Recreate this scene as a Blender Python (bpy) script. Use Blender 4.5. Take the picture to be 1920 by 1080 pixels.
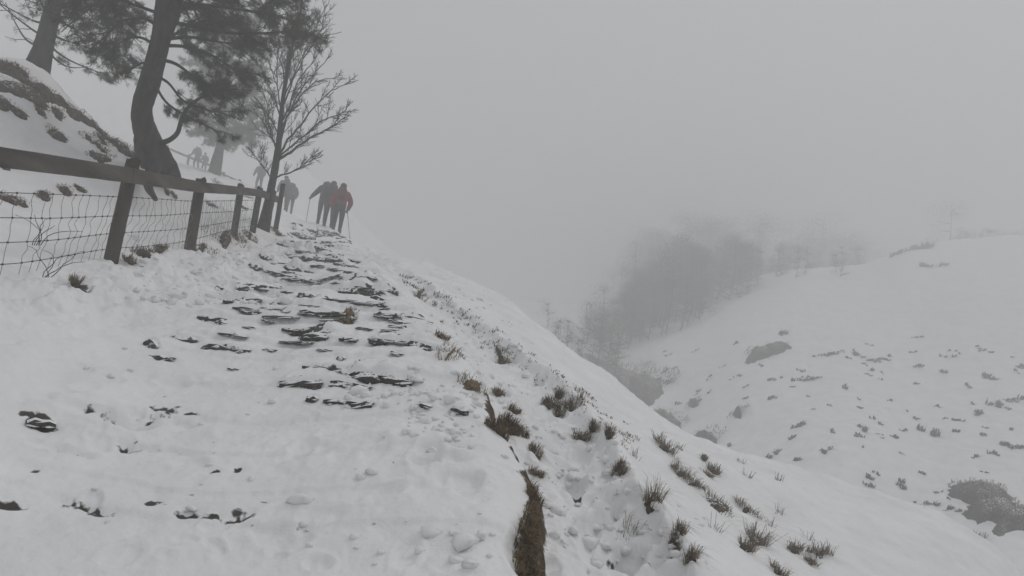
import bpy, bmesh, math, random
import numpy as np
from mathutils import Vector, Matrix

# ------------------------------------------------------------------ scene, camera, light
S = bpy.context.scene
for o in list(bpy.data.objects): bpy.data.objects.remove(o)
C = S.collection
random.seed(7); RNG = np.random.default_rng(11)

F = 1200.0                      # focal length in photo pixels (1920 wide)
PITCH, ROLL = math.radians(4.8), math.radians(8.0)
EYE = np.array([0.0, 0.0, 1.6])
_f = np.array([0, math.cos(PITCH), math.sin(PITCH)])
_r0 = np.array([1.0, 0, 0]); _u0 = np.cross(_r0, _f)
CR = math.cos(ROLL)*_r0 + math.sin(ROLL)*_u0
CU = math.cos(ROLL)*_u0 - math.sin(ROLL)*_r0
cam = bpy.data.cameras.new('camera'); cam.sensor_width = 36; cam.lens = 36*F/1920
cam.clip_start = 0.05; cam.clip_end = 3000
camo = bpy.data.objects.new('camera', cam); C.objects.link(camo)
m = Matrix.Identity(4)
for i in range(3):
    m[i][0] = CR[i]; m[i][1] = CU[i]; m[i][2] = -_f[i]; m[i][3] = EYE[i]
camo.matrix_world = m
S.camera = camo

SUN_EL, SUN_ROT = math.radians(56), math.radians(62)
W = bpy.data.worlds.new('World'); S.world = W; W.use_nodes = True
nt = W.node_tree; nt.nodes.clear()
out = nt.nodes.new('ShaderNodeOutputWorld'); bg = nt.nodes.new('ShaderNodeBackground')
sky = nt.nodes.new('ShaderNodeTexSky'); sky.sky_type = 'NISHITA'; sky.sun_disc = False
sky.sun_elevation = SUN_EL; sky.sun_rotation = SUN_ROT; sky.dust_density = 6.0; sky.air_density = 1.0
hs = nt.nodes.new('ShaderNodeHueSaturation'); hs.inputs['Saturation'].default_value = 0.25
mx = nt.nodes.new('ShaderNodeMix'); mx.data_type = 'RGBA'; mx.inputs['Factor'].default_value = 0.85
mx.inputs['B'].default_value = (4.62, 4.76, 4.92, 1)      # cloud deck
nt.links.new(sky.outputs[0], hs.inputs['Color']); nt.links.new(hs.outputs[0], mx.inputs['A'])
nt.links.new(mx.outputs['Result'], bg.inputs['Color']); bg.inputs['Strength'].default_value = 0.1
nt.links.new(bg.outputs[0], out.inputs[0])
sl = bpy.data.lights.new('sun', 'SUN'); sl.energy = 1.0; sl.angle = math.radians(25); sl.color = (1, .975, .95)
so = bpy.data.objects.new('sun', sl); C.objects.link(so)
sd = Vector((math.sin(SUN_ROT)*math.cos(SUN_EL), math.cos(SUN_ROT)*math.cos(SUN_EL), math.sin(SUN_EL)))
so.rotation_euler = sd.to_track_quat('Z', 'Y').to_euler(); so.location = (0, 0, 60)
S.view_settings.view_transform = 'Standard'; S.view_settings.look = 'None'
S.view_settings.exposure = 0.12; S.view_settings.gamma = 1.0; S.view_settings.use_curve_mapping = False
S.render.engine = 'CYCLES'
S.cycles.max_bounces = 6; S.cycles.volume_bounces = 2; S.cycles.diffuse_bounces = 3
FOG = 0.0195

# ------------------------------------------------------------------ materials
def mat(name, c1, c2=None, scale=8, rough=.9, bump=0.0, bscale=30, contrast=(.35, .65), stretch=(1, 1, 1)):
    M = bpy.data.materials.new(name); M.use_nodes = True; n = M.node_tree; b = n.nodes['Principled BSDF']
    b.inputs['Roughness'].default_value = rough
    b.inputs['Specular IOR Level'].default_value = 0.25
    b.inputs['Base Color'].default_value = (*c1, 1)
    tc = n.nodes.new('ShaderNodeTexCoord'); mp = n.nodes.new('ShaderNodeMapping'); mp.inputs['Scale'].default_value = stretch
    n.links.new(tc.outputs['Object'], mp.inputs['Vector'])
    if c2:
        t = n.nodes.new('ShaderNodeTexNoise'); t.inputs['Scale'].default_value = scale; t.inputs['Detail'].default_value = 5
        r = n.nodes.new('ShaderNodeValToRGB'); r.color_ramp.elements[0].position = contrast[0]; r.color_ramp.elements[1].position = contrast[1]
        r.color_ramp.elements[0].color = (*c1, 1); r.color_ramp.elements[1].color = (*c2, 1)
        n.links.new(mp.outputs[0], t.inputs['Vector']); n.links.new(t.outputs['Fac'], r.inputs[0]); n.links.new(r.outputs[0], b.inputs['Base Color'])
    if bump:
        t2 = n.nodes.new('ShaderNodeTexNoise'); t2.inputs['Scale'].default_value = bscale; t2.inputs['Detail'].default_value = 4
        bp = n.nodes.new('ShaderNodeBump'); bp.inputs['Strength'].default_value = bump; bp.inputs['Distance'].default_value = .02
        n.links.new(mp.outputs[0], t2.inputs['Vector']); n.links.new(t2.outputs['Fac'], bp.inputs['Height']); n.links.new(bp.outputs[0], b.inputs['Normal'])
    return M
def snow_mat():
    M = mat('snow', (.80, .80, .81), rough=.6, bump=.0)
    n = M.node_tree; b = n.nodes['Principled BSDF']; b.inputs['Specular IOR Level'].default_value = .15
    tc = n.nodes['Texture Coordinate']
    ns = n.nodes.new('ShaderNodeTexNoise'); ns.inputs['Scale'].default_value = 1.7; ns.inputs['Detail'].default_value = 6
    r = n.nodes.new('ShaderNodeValToRGB'); r.color_ramp.elements[0].position = .3; r.color_ramp.elements[1].position = .7
    r.color_ramp.elements[0].color = (.80, .80, .805, 1); r.color_ramp.elements[1].color = (.89, .89, .895, 1)
    n.links.new(tc.outputs['Object'], ns.inputs['Vector']); n.links.new(ns.outputs['Fac'], r.inputs[0])
    at = n.nodes.new('ShaderNodeAttribute'); at.attribute_name = 'bare'
    n2 = n.nodes.new('ShaderNodeTexNoise'); n2.inputs['Scale'].default_value = 22; n2.inputs['Detail'].default_value = 5
    n.links.new(tc.outputs['Object'], n2.inputs['Vector'])
    earth = n.nodes.new('ShaderNodeValToRGB'); earth.color_ramp.elements[0].color = (.03, .022, .014, 1); earth.color_ramp.elements[1].color = (.11, .08, .045, 1)
    n.links.new(n2.outputs['Fac'], earth.inputs[0])
    ad = n.nodes.new('ShaderNodeMath'); ad.operation = 'ADD'; sb = n.nodes.new('ShaderNodeMath'); sb.operation = 'SUBTRACT'; sb.inputs[1].default_value = .5
    n.links.new(n2.outputs['Fac'], sb.inputs[0]); n.links.new(at.outputs['Fac'], ad.inputs[0]); n.links.new(sb.outputs[0], ad.inputs[1])
    mr = n.nodes.new('ShaderNodeMapRange'); mr.inputs['From Min'].default_value = .42; mr.inputs['From Max'].default_value = .6
    n.links.new(ad.outputs[0], mr.inputs['Value'])
    rock = n.nodes.new('ShaderNodeValToRGB'); rock.color_ramp.elements[0].color = (.022, .020, .018, 1); rock.color_ramp.elements[1].color = (.085, .077, .066, 1)
    n.links.new(n2.outputs['Fac'], rock.inputs[0]); a2 = n.nodes.new('ShaderNodeAttribute'); a2.attribute_name = 'turf'
    gm = n.nodes.new('ShaderNodeMix'); gm.data_type = 'RGBA'; n.links.new(a2.outputs['Fac'], gm.inputs['Factor']); n.links.new(rock.outputs[0], gm.inputs['A']); n.links.new(earth.outputs[0], gm.inputs['B'])
    mxx = n.nodes.new('ShaderNodeMix'); mxx.data_type = 'RGBA'
    n.links.new(mr.outputs[0], mxx.inputs['Factor']); n.links.new(r.outputs[0], mxx.inputs['A']); n.links.new(gm.outputs['Result'], mxx.inputs['B'])
    n.links.new(mxx.outputs['Result'], b.inputs['Base Color'])
    # grain: two scales of bump
    g1 = n.nodes.new('ShaderNodeTexNoise'); g1.inputs['Scale'].default_value = 9; g1.inputs['Detail'].default_value = 7; g1.inputs['Roughness'].default_value = .6
    bp = n.nodes.new('ShaderNodeBump'); bp.inputs['Strength'].default_value = .35; bp.inputs['Distance'].default_value = .06
    n.links.new(tc.outputs['Object'], g1.inputs['Vector']); n.links.new(g1.outputs['Fac'], bp.inputs['Height']); n.links.new(bp.outputs[0], b.inputs['Normal'])
    return M
M_SNOW = snow_mat()
M_STONE = mat('gritstone', (.025, .023, .021), (.085, .078, .068), 14, bump=.6, bscale=40)
def dust(M, lo=.74, hi=.84):
    n = M.node_tree; b = n.nodes['Principled BSDF']; g = n.nodes.new('ShaderNodeNewGeometry'); sx = n.nodes.new('ShaderNodeSeparateXYZ'); n.links.new(g.outputs['Normal'], sx.inputs[0])
    t = n.nodes.new('ShaderNodeTexNoise'); t.inputs['Scale'].default_value = 26; t.inputs['Detail'].default_value = 5; n.links.new(g.outputs['Position'], t.inputs['Vector'])
    a = n.nodes.new('ShaderNodeMath'); a.operation = 'MULTIPLY_ADD'; a.inputs[1].default_value = .55; n.links.new(sx.outputs['Z'], a.inputs[0]); n.links.new(t.outputs['Fac'], a.inputs[2])
    r = n.nodes.new('ShaderNodeMapRange'); r.inputs['From Min'].default_value = lo; r.inputs['From Max'].default_value = hi; n.links.new(a.outputs[0], r.inputs['Value'])
    m_ = n.nodes.new('ShaderNodeMix'); m_.data_type = 'RGBA'; m_.inputs['B'].default_value = (.85, .85, .86, 1); src = b.inputs['Base Color'].links[0].from_socket
    n.links.new(r.outputs[0], m_.inputs['Factor']); n.links.new(src, m_.inputs['A']); n.links.new(m_.outputs['Result'], b.inputs['Base Color'])
dust(M_STONE)
M_TUFT = mat('withered_grass', (.075, .06, .04), (.26, .21, .145), 30)
M_STAY = mat('galvanised_wire', (.20, .19, .18), (.32, .31, .30), 40, rough=.6)
M_WOOD = mat('weathered_timber', (.028, .023, .018), (.085, .072, .058), 9, bump=.5, bscale=25, stretch=(1, 1, .15))
M_RAIL = mat('weathered_rail', (.04, .036, .031), (.12, .108, .094), 6, bump=.5, bscale=22, stretch=(.15, .15, 1))
M_WIRE = mat('rusty_wire', (.06, .05, .045), (.11, .10, .09), 40, rough=.6)
M_BARK = mat('pine_bark', (.022, .018, .015), (.06, .05, .042), 12, bump=1.0, bscale=22, stretch=(1, 1, .3))
M_BARK2 = mat('sapling_bark', (.03, .027, .024), (.07, .063, .055), 18, bump=.5, bscale=30)
M_NEEDLE = mat('pine_needles', (.028, .034, .020), (.075, .085, .05), 3)
M_NEEDLE2 = mat('forest_foliage', (.035, .04, .032), (.10, .105, .09), .5)
M_FROST = mat('frosted_needles', (.25, .26, .25), (.5, .51, .51), 3)
M_GRASS = mat('dead_grass', (.10, .072, .036), (.30, .225, .13), 25)
M_DARKGRASS = mat('dead_heather', (.032, .027, .019), (.10, .083, .058), 12, bump=.8, bscale=40)
M_BRACKEN = mat('bracken', (.028, .024, .018), (.07, .06, .045), 3, bump=.8, bscale=20)

dust(M_DARKGRASS, 1.03, 1.12); dust(M_BRACKEN, 1.05, 1.14)
# ------------------------------------------------------------------ helpers
def tag(o, label=None, cat=None, group=None, kind=None):
    if label: o['label'] = label
    if cat: o['category'] = cat
    if group: o['group'] = group
    if kind: o['kind'] = kind
    return o
def mesh_obj(name, v, f, m, parent=None, smooth=True):
    me = bpy.data.meshes.new(name)
    v = np.asarray(v, dtype=np.float32)
    if isinstance(f, np.ndarray):
        k = f.shape[1]; nf = len(f)
        me.vertices.add(len(v)); me.vertices.foreach_set('co', v.ravel())
        me.loops.add(nf*k); me.loops.foreach_set('vertex_index', f.astype(np.int32).ravel())
        me.polygons.add(nf); me.polygons.foreach_set('loop_start', np.arange(0, nf*k, k, dtype=np.int32))
        me.update(calc_edges=True)
    else:
        me.from_pydata([tuple(map(float, p)) for p in v], [], f); me.update()
    if smooth: me.polygons.foreach_set('use_smooth', np.ones(len(me.polygons), dtype=bool))
    me.materials.append(m)
    o = bpy.data.objects.new(name, me); C.objects.link(o)
    if parent is not None: o.parent = parent
    return o
def empty(name, loc):
    o = bpy.data.objects.new(name, None); o.location = tuple(map(float, loc)); o.empty_display_size = .2; C.objects.link(o); return o
class MB:
    def __init__(s): s.v = []; s.f = []
    def add(s, v, f):
        b = len(s.v); s.v += [tuple(p) for p in v]; s.f += [tuple(i+b for i in q) for q in f]
    def tube(s, pts, rad, n=6, cap=True, flat=1.0):
        pts = [np.asarray(p, float) for p in pts]; ring = []
        ref = np.array([.13, .97, .21]); b = len(s.v); vs = []; fs = []
        for i, p in enumerate(pts):
            d = pts[min(i+1, len(pts)-1)]-pts[max(i-1, 0)]; d = d/(np.linalg.norm(d)+1e-9)
            a = np.cross(d, ref); a /= np.linalg.norm(a)+1e-9; c = np.cross(d, a)
            for k in range(n):
                t = 2*math.pi*k/n; vs.append(p+rad[i]*(math.cos(t)*a+math.sin(t)*c*flat))
        for i in range(len(pts)-1):
            for k in range(n): fs.append((i*n+k, i*n+(k+1) % n, (i+1)*n+(k+1) % n, (i+1)*n+k))
        if cap: fs.append(tuple(range(n))[::-1]); fs.append(tuple(range((len(pts)-1)*n, len(pts)*n)))
        s.add(vs, fs)
    def build(s, name, m, parent=None, smooth=True, org=None):
        v = np.array(s.v) if org is None else np.array(s.v)-np.asarray(org)
        return mesh_obj(name, v, s.f, m, parent, smooth)
def un(px, py, d):
    return EYE + d*(_f + (px-960)/F*CR - (py-540)/F*CU)
def spline(P, n):
    P = [np.asarray(p, float) for p in P]; P = [2*P[0]-P[1]]+P+[2*P[-1]-P[-2]]; o = []
    for i in range(1, len(P)-2):
        for k in range(n):
            t = k/n; a, b, c, d = P[i-1:i+3]
            o.append(.5*((2*b)+(c-a)*t+(2*a-5*b+4*c-d)*t*t+(3*b-a-3*c+d)*t**3))
    o.append(P[-2]); return o
_T = RNG.random((256, 256))
def vnoise(x, y):
    xi = np.floor(x).astype(int); yi = np.floor(y).astype(int); fx = x-xi; fy = y-yi
    fx = fx*fx*fx*(fx*(fx*6-15)+10); fy = fy*fy*fy*(fy*(fy*6-15)+10)
    a = _T[xi & 255, yi & 255]; b = _T[(xi+1) & 255, yi & 255]; c = _T[xi & 255, (yi+1) & 255]; d = _T[(xi+1) & 255, (yi+1) & 255]
    return (a*(1-fx)+b*fx)*(1-fy)+(c*(1-fx)+d*fx)*fy
def fbm(x, y, o=4, g=.5):
    s = 0; a = 1; t = 0
    for i in range(o):
        ca, sa = math.cos(.7*i), math.sin(.7*i)
        s = s+a*(vnoise((x*ca-y*sa)*2**i+17*i+400, (x*sa+y*ca)*2**i+31*i+400)-.5); t += a; a *= g
    return s/t*2
def sstep(a, b, x):
    t = np.clip((x-a)/(b-a), 0, 1); return t*t*(3-2*t)

# ------------------------------------------------------------------ terrain base (thin plate spline through surveyed points)
CP = [  # photo px, py, distance: the stone path
 (0,1080,2.0),(300,1080,2.1),(600,1080,2.15),(900,1080,2.15),
 (0,850,2.65),(0,700,3.15),(0,600,3.75),(0,515,4.6),
 (300,850,2.95),(600,850,3.0),(850,850,2.95),(150,600,4.4),
 (300,700,3.95),(600,700,4.05),(840,700,4.1),(300,600,5.1),
 (400,600,5.3),(600,600,5.4),(790,600,5.6),
 (480,520,8.2),(600,520,8.0),(715,520,8.2),(400,510,7.6),
 (545,450,16),(600,450,17.5),(665,468,16.5),(600,480,11.5),(680,490,11.8),(530,480,11.5),
 (570,418,24),(620,428,24),
 # fence foot
 (207,492,6.3),(356,466,8.6),(440,438,11.6),(473,438,12.6),(516,430,14.5),
 # bank behind the fence
 (0,400,6.6),(0,250,9.0),(0,103,12.0),(100,420,7.2),(120,300,9.2),(200,400,8.6),(70,148,13.0),(150,205,12.4),
 (230,266,12.0),(190,238,12.2),(262,290,11.6),(110,176,12.8),(290,312,11.2),(35,128,12.4),(180,290,10.6),(130,235,11.2),(240,320,10.2),(330,335,11.8),(300,400,10.2),(400,380,14),(440,370,17),(480,390,17),
 # upper slope where the path turns left
 (540,400,34),(485,352,42),(400,326,33),(372,316,48),(430,345,28),(330,300,46),
 # slope right of the path
 (1100,1080,2.35),(1220,1080,2.75),(1330,1080,3.2),(1500,1080,4.6),(1700,1080,6.2),
 (1050,850,3.7),(1130,850,4.1),(1200,900,4.5),(1200,820,7.0),(1300,950,5.6),(1450,1000,6.3),(1100,760,7.6),(1000,700,6.6),
 (930,650,7.6),(860,600,8.4),(800,560,9.3),(760,520,12),
 # shoulder (skyline over the ravine)
 (1900,1062,8.4),(1700,962,9.4),(1500,884,10.3),(1330,846,11.2),(1190,762,13.2),(1080,702,15.2),(1000,652,17),(940,618,18.2),
 (860,566,19.3),(740,500,20.5),(670,458,22.5),
 # opposite hillside
 (1920,455,62),(1700,482,62),(1500,542,58),(1400,582,55),(1300,640,51),(1235,682,48),
 (1920,700,36),(1920,580,46),(1700,600,48),(1500,700,38),(1400,660,43),(1700,800,29),(1920,880,24),(1600,900,22),(1500,850,25),(1360,800,33),(1280,760,40),
 (1850,960,20),(1900,1010,17.5),
 (1150,720,47),(1080,690,46),
]
P3 = np.array([un(*c) for c in CP])
HID = np.array([  # ravine floor, slope falling away behind the shoulder, ground behind the viewer
 (9,9.5,-3.0),(8,14,-3.2),(5.5,18,-2.8),(3.5,24,-3.2),(1,30,-3.6),(0.5,24,-2.6),(-2,30,-2.8),(-3,40,-3.0),(-7,36,1.5),(5,40,-2.8),
 (12,20,-2.9),(0,60,0),(-12,60,5),(-25,70,17),(10,70,4),(25,80,12),(45,80,19),
 (-13,13.5,4.0),(-11,14.5,2.9),(-9,15.5,2.0),(-17,20,4.6),(-16,28,7),(-30,30,12),(-30,50,14.5),(-12,20,2.8),
 (-22,10,7),(-12,5,3.8),(-6,2,1.0),
 (0,0,0.0),(1,.6,-.12),(-1,.8,.05),(0,-4,-1.0),(-6,-6,-.6),(4,-4,-2.0),(9,0,-4.2),(16,6,-5.2),(25,-2,-4.8),(12,-10,-6.5),(0,-16,-4.5),(-16,-10,1.0),(35,10,0),
])
PTS = np.vstack([P3, HID])
def _phi(r2): return np.where(r2 > 1e-9, .5*r2*np.log(np.maximum(r2, 1e-9)), 0)
def warp(x, y):       # denser detail near the viewer: solve the spline in a log-polar-ish space
    r = np.sqrt(x*x+y*y)+1e-9; k = np.arcsinh(r/2.0)/r*3
    return x*k, y*k
def _solve():
    x, y = warp(PTS[:, 0], PTS[:, 1]); n = len(x)
    K = _phi((x[:, None]-x)**2+(y[:, None]-y)**2)+np.eye(n)*.04
    Pm = np.c_[np.ones(n), x, y]; A = np.block([[K, Pm], [Pm.T, np.zeros((3, 3))]])
    # interpolate slope-like quantity z/(r+2)
    r = np.hypot(PTS[:, 0], PTS[:, 1])
    return x, y, np.linalg.solve(A, np.r_[PTS[:, 2]/(r+3), 0, 0, 0])
_X, _Y, _Wt = _solve()
def base(x, y):
    x = np.atleast_1d(x).astype(float); y = np.atleast_1d(y).astype(float); o = np.empty_like(x)
    wx, wy = warp(x, y); n = len(_X)
    for i in range(0, len(x), 60000):
        a, b = wx[i:i+60000], wy[i:i+60000]
        o[i:i+60000] = _phi((a[:, None]-_X)**2+(b[:, None]-_Y)**2)@_Wt[:n]+_Wt[n]+_Wt[n+1]*a+_Wt[n+2]*b
    r = np.hypot(x, y); z = o*(r+3)
    far = np.clip(.05*x*0+8, -9, 30)
    k = sstep(75, 140, r); z = np.clip(z, -9, 26)
    return z*(1-k)+far*k
def polyw(L): return np.array([un(*c)[:2] for c in L])
EDGE = polyw([(655,458,20),(700,492,12.5),(745,542,7.6),(820,622,5.4),(890,702,4.2),(950,780,3.4),(990,840,3.0),(1000,900,2.75),(992,960,2.5),(978,1010,2.33),(975,1080,2.15),(960,1500,1.5)])
RIDGE = polyw([(700,485,17),(780,530,12),(860,585,9.5),(930,640,8),(1000,690,6.6),(1060,760,5.4),(1120,830,4.4),(1170,900,3.75),(1250,980,3.15),(1330,1080,2.7),(1500,1400,2.0)])
def sdist(x, y, L):   # + on the right when walking towards the viewer's far end; returns signed distance
    best = np.full(x.shape, 1e9); sg = np.zeros_like(x)
    for (ax, ay), (bx, by) in zip(L[:-1], L[1:]):
        dx, dy = bx-ax, by-ay; t = np.clip(((x-ax)*dx+(y-ay)*dy)/(dx*dx+dy*dy), 0, 1)
        ex, ey = x-(ax+t*dx), y-(ay+t*dy); d = ex*ex+ey*ey; c = dx*ey-dy*ex
        u = d < best; best[u] = d[u]; sg[u] = np.sign(c)[u]
    return np.sqrt(best)*sg
STEPS = []            # (x0,y0,ux,uy,nx,ny,L,A,back)
FOOT = []
def H0(x, y):
    x = np.atleast_1d(np.asarray(x, float)); y = np.atleast_1d(np.asarray(y, float))
    z = base(x, y); r = np.hypot(x, y)
    wob = .05*fbm(x*3, y*3, 3)+.035*np.abs(fbm(x*9, y*9, 2))
    e = sdist(x, y, EDGE)+wob*1.0+.025*fbm(x*14, y*14, 2); g = sdist(x, y, RIDGE)+wob*1.4
    near = 1-sstep(6, 16, r)
    trench = sstep(.0, .13, e)*(1-sstep(-.35, -.05, g))
    z = z-(.15*near+.03)*trench*(r < 25)
    z = z+.035*near*np.exp(-((e+.10)/.13)**2)                       # snow lip on the path edge
    z = z+(.15*near+.005)*np.exp(-(g/np.where(g < 0, .07, .24))**2)*(r < 25)               # crest of the trodden groove
    return z, r, e, g, trench
def relief(x, y, r, e, g, trench):
    ok = r < 60
    big = .10*fbm(x*.9, y*.9, 3)*np.clip(r/6, .15, 1.6)
    onpath = 1-sstep(-.1, .05, e)
    med = fbm(x*3.1, y*3.1, 4, .55)
    rid = 1-np.abs(fbm(x*4.3+9, y*4.3, 3, .55))*2.2
    z = big*.55+(.018+.024*np.clip(r/8, 0, 2))*med
    z = z+.045*trench*rid+.02*trench*np.abs(fbm(x*11, y*11, 3)) + .009*onpath*fbm(x*9, y*9, 4, .6)*(r < 14)+.004*fbm(x*22, y*22, 3, .6)*(r < 9)
    z = z+np.clip(r-14, 0, 30)*.004*fbm(x*.8+40, y*.8, 4)
    z = z+.014*np.maximum(0, fbm(x*6+3, y*6+70, 3, .6))*(r < 20)
    z = z*(1-.85*np.exp(-((e-.04)/.13)**2)*(r < 4.2))
    fenceband = np.exp(-((x+3.4+.12*(y-5))/.5)**2)*(y > 3)*(y < 14)
    z = z+.15*fenceband*np.abs(fbm(x*3.5, y*3.5, 4, .6))+.05*fenceband*fbm(x*10, y*10, 3, .6)
    return z
def H(x, y, feats=True):
    z, r, e, g, tr = H0(x, y); x = np.atleast_1d(np.asarray(x, float)); y = np.atleast_1d(np.asarray(y, float))
    z = z+relief(x, y, r, e, g, tr)
    if feats:
        for (x0, y0, ux, uy, nx, ny, L, A, back) in STEPS:
            mk = (np.abs(x-x0) < L+back+.4) & (np.abs(y-y0) < L+back+.4)
            if not mk.any(): continue
            xx, yy = x[mk]-x0, y[mk]-y0; s = xx*ux+yy*uy; t = xx*nx+yy*ny
            t = t+.022*fbm(xx*13+x0*7, yy*13, 3, .6)*min(1, A*20); Av = A*(1+.5*fbm(s*11+x0*5, s*0+y0, 3, .6))
            soft = min(.25, L*.35)+.02
            w = sstep(-soft, soft*.4, s)*(1-sstep(L-soft*.4, L+soft, s))
            up = sstep(-.012, .012, t)*(1-sstep(.04, back, t)); dn = sstep(-.30, -.03, t)*(1-sstep(-.012, .012, t))
            z[mk] += w*(Av*.9*up-.35*A*dn)
        for (x0, y0, c, s_, a, b, dp) in FOOT:
            mk = (np.abs(x-x0) < a*2.2) & (np.abs(y-y0) < a*2.2)
            if not mk.any(): continue
            xx, yy = x[mk]-x0, y[mk]-y0; q = np.sqrt(((xx*c+yy*s_)/a)**2+((-xx*s_+yy*c)/b)**2)
            z[mk] += -dp*(1-sstep(.55, 1.0, q))+dp*.35*np.exp(-((q-1.15)/.22)**2)
    return z
def hit(px, py, dmax=150, feats=False, dmin=1.2):
    """first ground point seen through photo pixel (px,py)"""
    d = np.exp(np.linspace(math.log(dmin), math.log(dmax), 420)); R = EYE+d[:, None]*(_f+(px-960)/F*CR-(py-540)/F*CU)
    gz = H(R[:, 0], R[:, 1], feats); b = R[:, 2] < gz
    if not b.any(): return None
    i = int(np.argmax(b))
    if i == 0: return R[0]
    a, c = R[i-1, 2]-gz[i-1], R[i, 2]-gz[i]; t = a/(a-c)
    p = R[i-1]*(1-t)+R[i]*t; return p
def depth(p): return float(np.dot(np.asarray(p)-EYE, _f))
def gz(x, y): return float(H(np.array([x]), np.array([y]))[0])

# stones showing through the snow: photo pixels x0,y0,x1,y1 and visible riser height in px
STREAK = [(322,634,372,641,12),(384,650,470,658,10),(279,640,298,652,14),(292,669,330,671,6),(372,594,425,600,9),
 (440,532,500,539,7),(442,540,466,545,6),(480,541,505,545,4),(470,499,490,506,9),(490,480,510,490,8),(535,502,567,507,11),
 (498,507,560,521,3),(578,508,590,511,4),(566,553,595,557,7),(530,547,550,549,3),(638,545,722,553,12),(566,584,650,590,7),
 (548,620,620,624,10),(570,631,617,634,8),(640,634,672,637,5),(698,636,728,642,8),(635,670,650,671,5),(680,677,697,678,5),
 (575,689,660,698,8),(655,701,720,710,12),(705,706,775,718,12),(527,717,605,720,12),(626,717,695,727,9),(580,746,598,748,12),
 (612,751,650,754,6),(650,755,702,758,9),(450,565,490,566,5),(443,576,488,583,4),(520,584,545,586,4),
 (545,428,590,442,5),(575,453,612,460,6),(540,479,570,481,4),(573,486,608,488,5),(612,487,645,491,8),(636,495,655,498,4),
 (560,441,590,448,4),(555,470,600,476,3),(590,462,625,468,4),(650,511,712,522,6),(680,491,720,500,5),(545,419,566,424,4),(600,436,630,442,4),
 (606,476,640,480,4),(655,488,676,492,4),(560,494,600,498,3),(620,504,645,508,3),(548,434,575,440,3),(632,440,652,444,4),
 (770,642,812,654,10),(845,766,878,771,8),(792,757,812,763,5),(700,556,722,562,5),(715,572,728,577,5),(410,602,425,606,4),
 (52,788,104,794,9),
 (405,538,420,541,4),(690,520,708,526,4),(736,548,748,552,4),(600,560,622,562,3),(515,536,530,538,3),(588,574,606,577,3),(660,595,668,598,4),
 (735,600,760,606,4),(455,612,480,615,3),(500,655,520,657,3),(430,690,450,692,3),(600,655,625,657,3),(740,660,757,664,4),(672,614,700,618,3),(520,505,530,507,3)]
_rs = random.Random(77)
# whole treads: faint steps right across the path
for y in [436, 446, 457, 469, 483, 499, 517, 538, 562, 590, 622, 660, 704, 752, 808, 870, 945]:
    xl = np.interp(y, [428, 500, 600, 700, 800, 1000], [556, 480, 385, 290, 160, 20]); xr = np.interp(y, [428, 500, 600, 700, 800, 1000], [625, 712, 795, 840, 880, 930])
    p, q = hit(xl, y-(xr-xl)*_rs.uniform(-.02, .04)), hit(xr, y+(xr-xl)*_rs.uniform(.0, .06))
    if p is None or q is None: continue
    u = (q-p)[:2]; L = float(np.linalg.norm(u)); u /= L
    if L > 3.2: L = 2.2; u = np.array([CR[0], CR[1]])/math.hypot(CR[0], CR[1])
    n = np.array([-u[1], u[0]]); n = n if n[1] > 0 else -n
    STEPS.append((p[0], p[1], u[0], u[1], n[0], n[1], L, float(np.interp(y, [440, 560, 650, 950], [.055, .04, .016, .010])), .42))
for k in range(95):      # thinner edges packed between the recorded ones
    y = 428+215*_rs.random()**1.15; xl = np.interp(y, [428, 500, 600, 660], [548, 480, 385, 330]); xr = np.interp(y, [428, 500, 600, 660], [625, 715, 800, 840])
    x = _rs.uniform(xl, xr-15); w_ = _rs.uniform(12, 26+(y-428)*.24); STREAK.append((x, y, x+w_, y+w_*_rs.uniform(.02, .16), _rs.uniform(2, 4.2)))
_st = []; _new = []
for (a, b, c, d_, t) in STREAK:
    p, q = hit(a, b, feats=True), hit(c, d_, feats=True)
    if p is None or q is None: continue
    u = (q-p)[:2]; L = float(np.linalg.norm(u))
    dd = depth(p)
    if L > (c-a)/F*dd*3+.05: # glancing: keep it across the path
        L = math.hypot(c-a, d_-b)/F*dd; u = np.array([CR[0], CR[1]])
    u = u/np.linalg.norm(u); n = np.array([-u[1], u[0]]);
    if n[1] < 0: n = -n
    A = t/F*dd*.8
    qq = p+np.array([u[0]*L, u[1]*L, 0]); qq[2] = gz(qq[0], qq[1]); st_ = (p[0], p[1], u[0], u[1], n[0], n[1], L, A, .28+.9*A*3)
    _new.append(st_); _st.append((p, qq, st_))
STEPS += _new
WORN = [(78,790,30,7,1.0),(20,940,24,6,.75),(168,948,38,7,.85),(240,836,22,6,.8),(297,775,24,14,.62),(292,942,20,9,.55),(352,965,20,7,.8),(412,966,30,7,.7),(448,968,20,8,.85),(404,884,9,3,.7),(447,878,8,4,.7),
        (140,844,36,4,.5),(200,775,70,5,.42),(360,778,20,4,.5),(250,795,14,3,.45),(1180,1070,32,7,.95),(1150,1062,12,8,.8),(1082,940,7,5,.8),(60,880,16,3,.42),(590,720,12,4,.5),(300,670,20,3,.6),(700,640,26,5,.45),(560,712,20,4,.4),
        (150,540,14,8,.8),(900,560,10,3,.5),(720,570,10,4,.5),(560,870,9,3,.4),(500,940,10,3,.42),(740,870,9,3,.4)]
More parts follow.
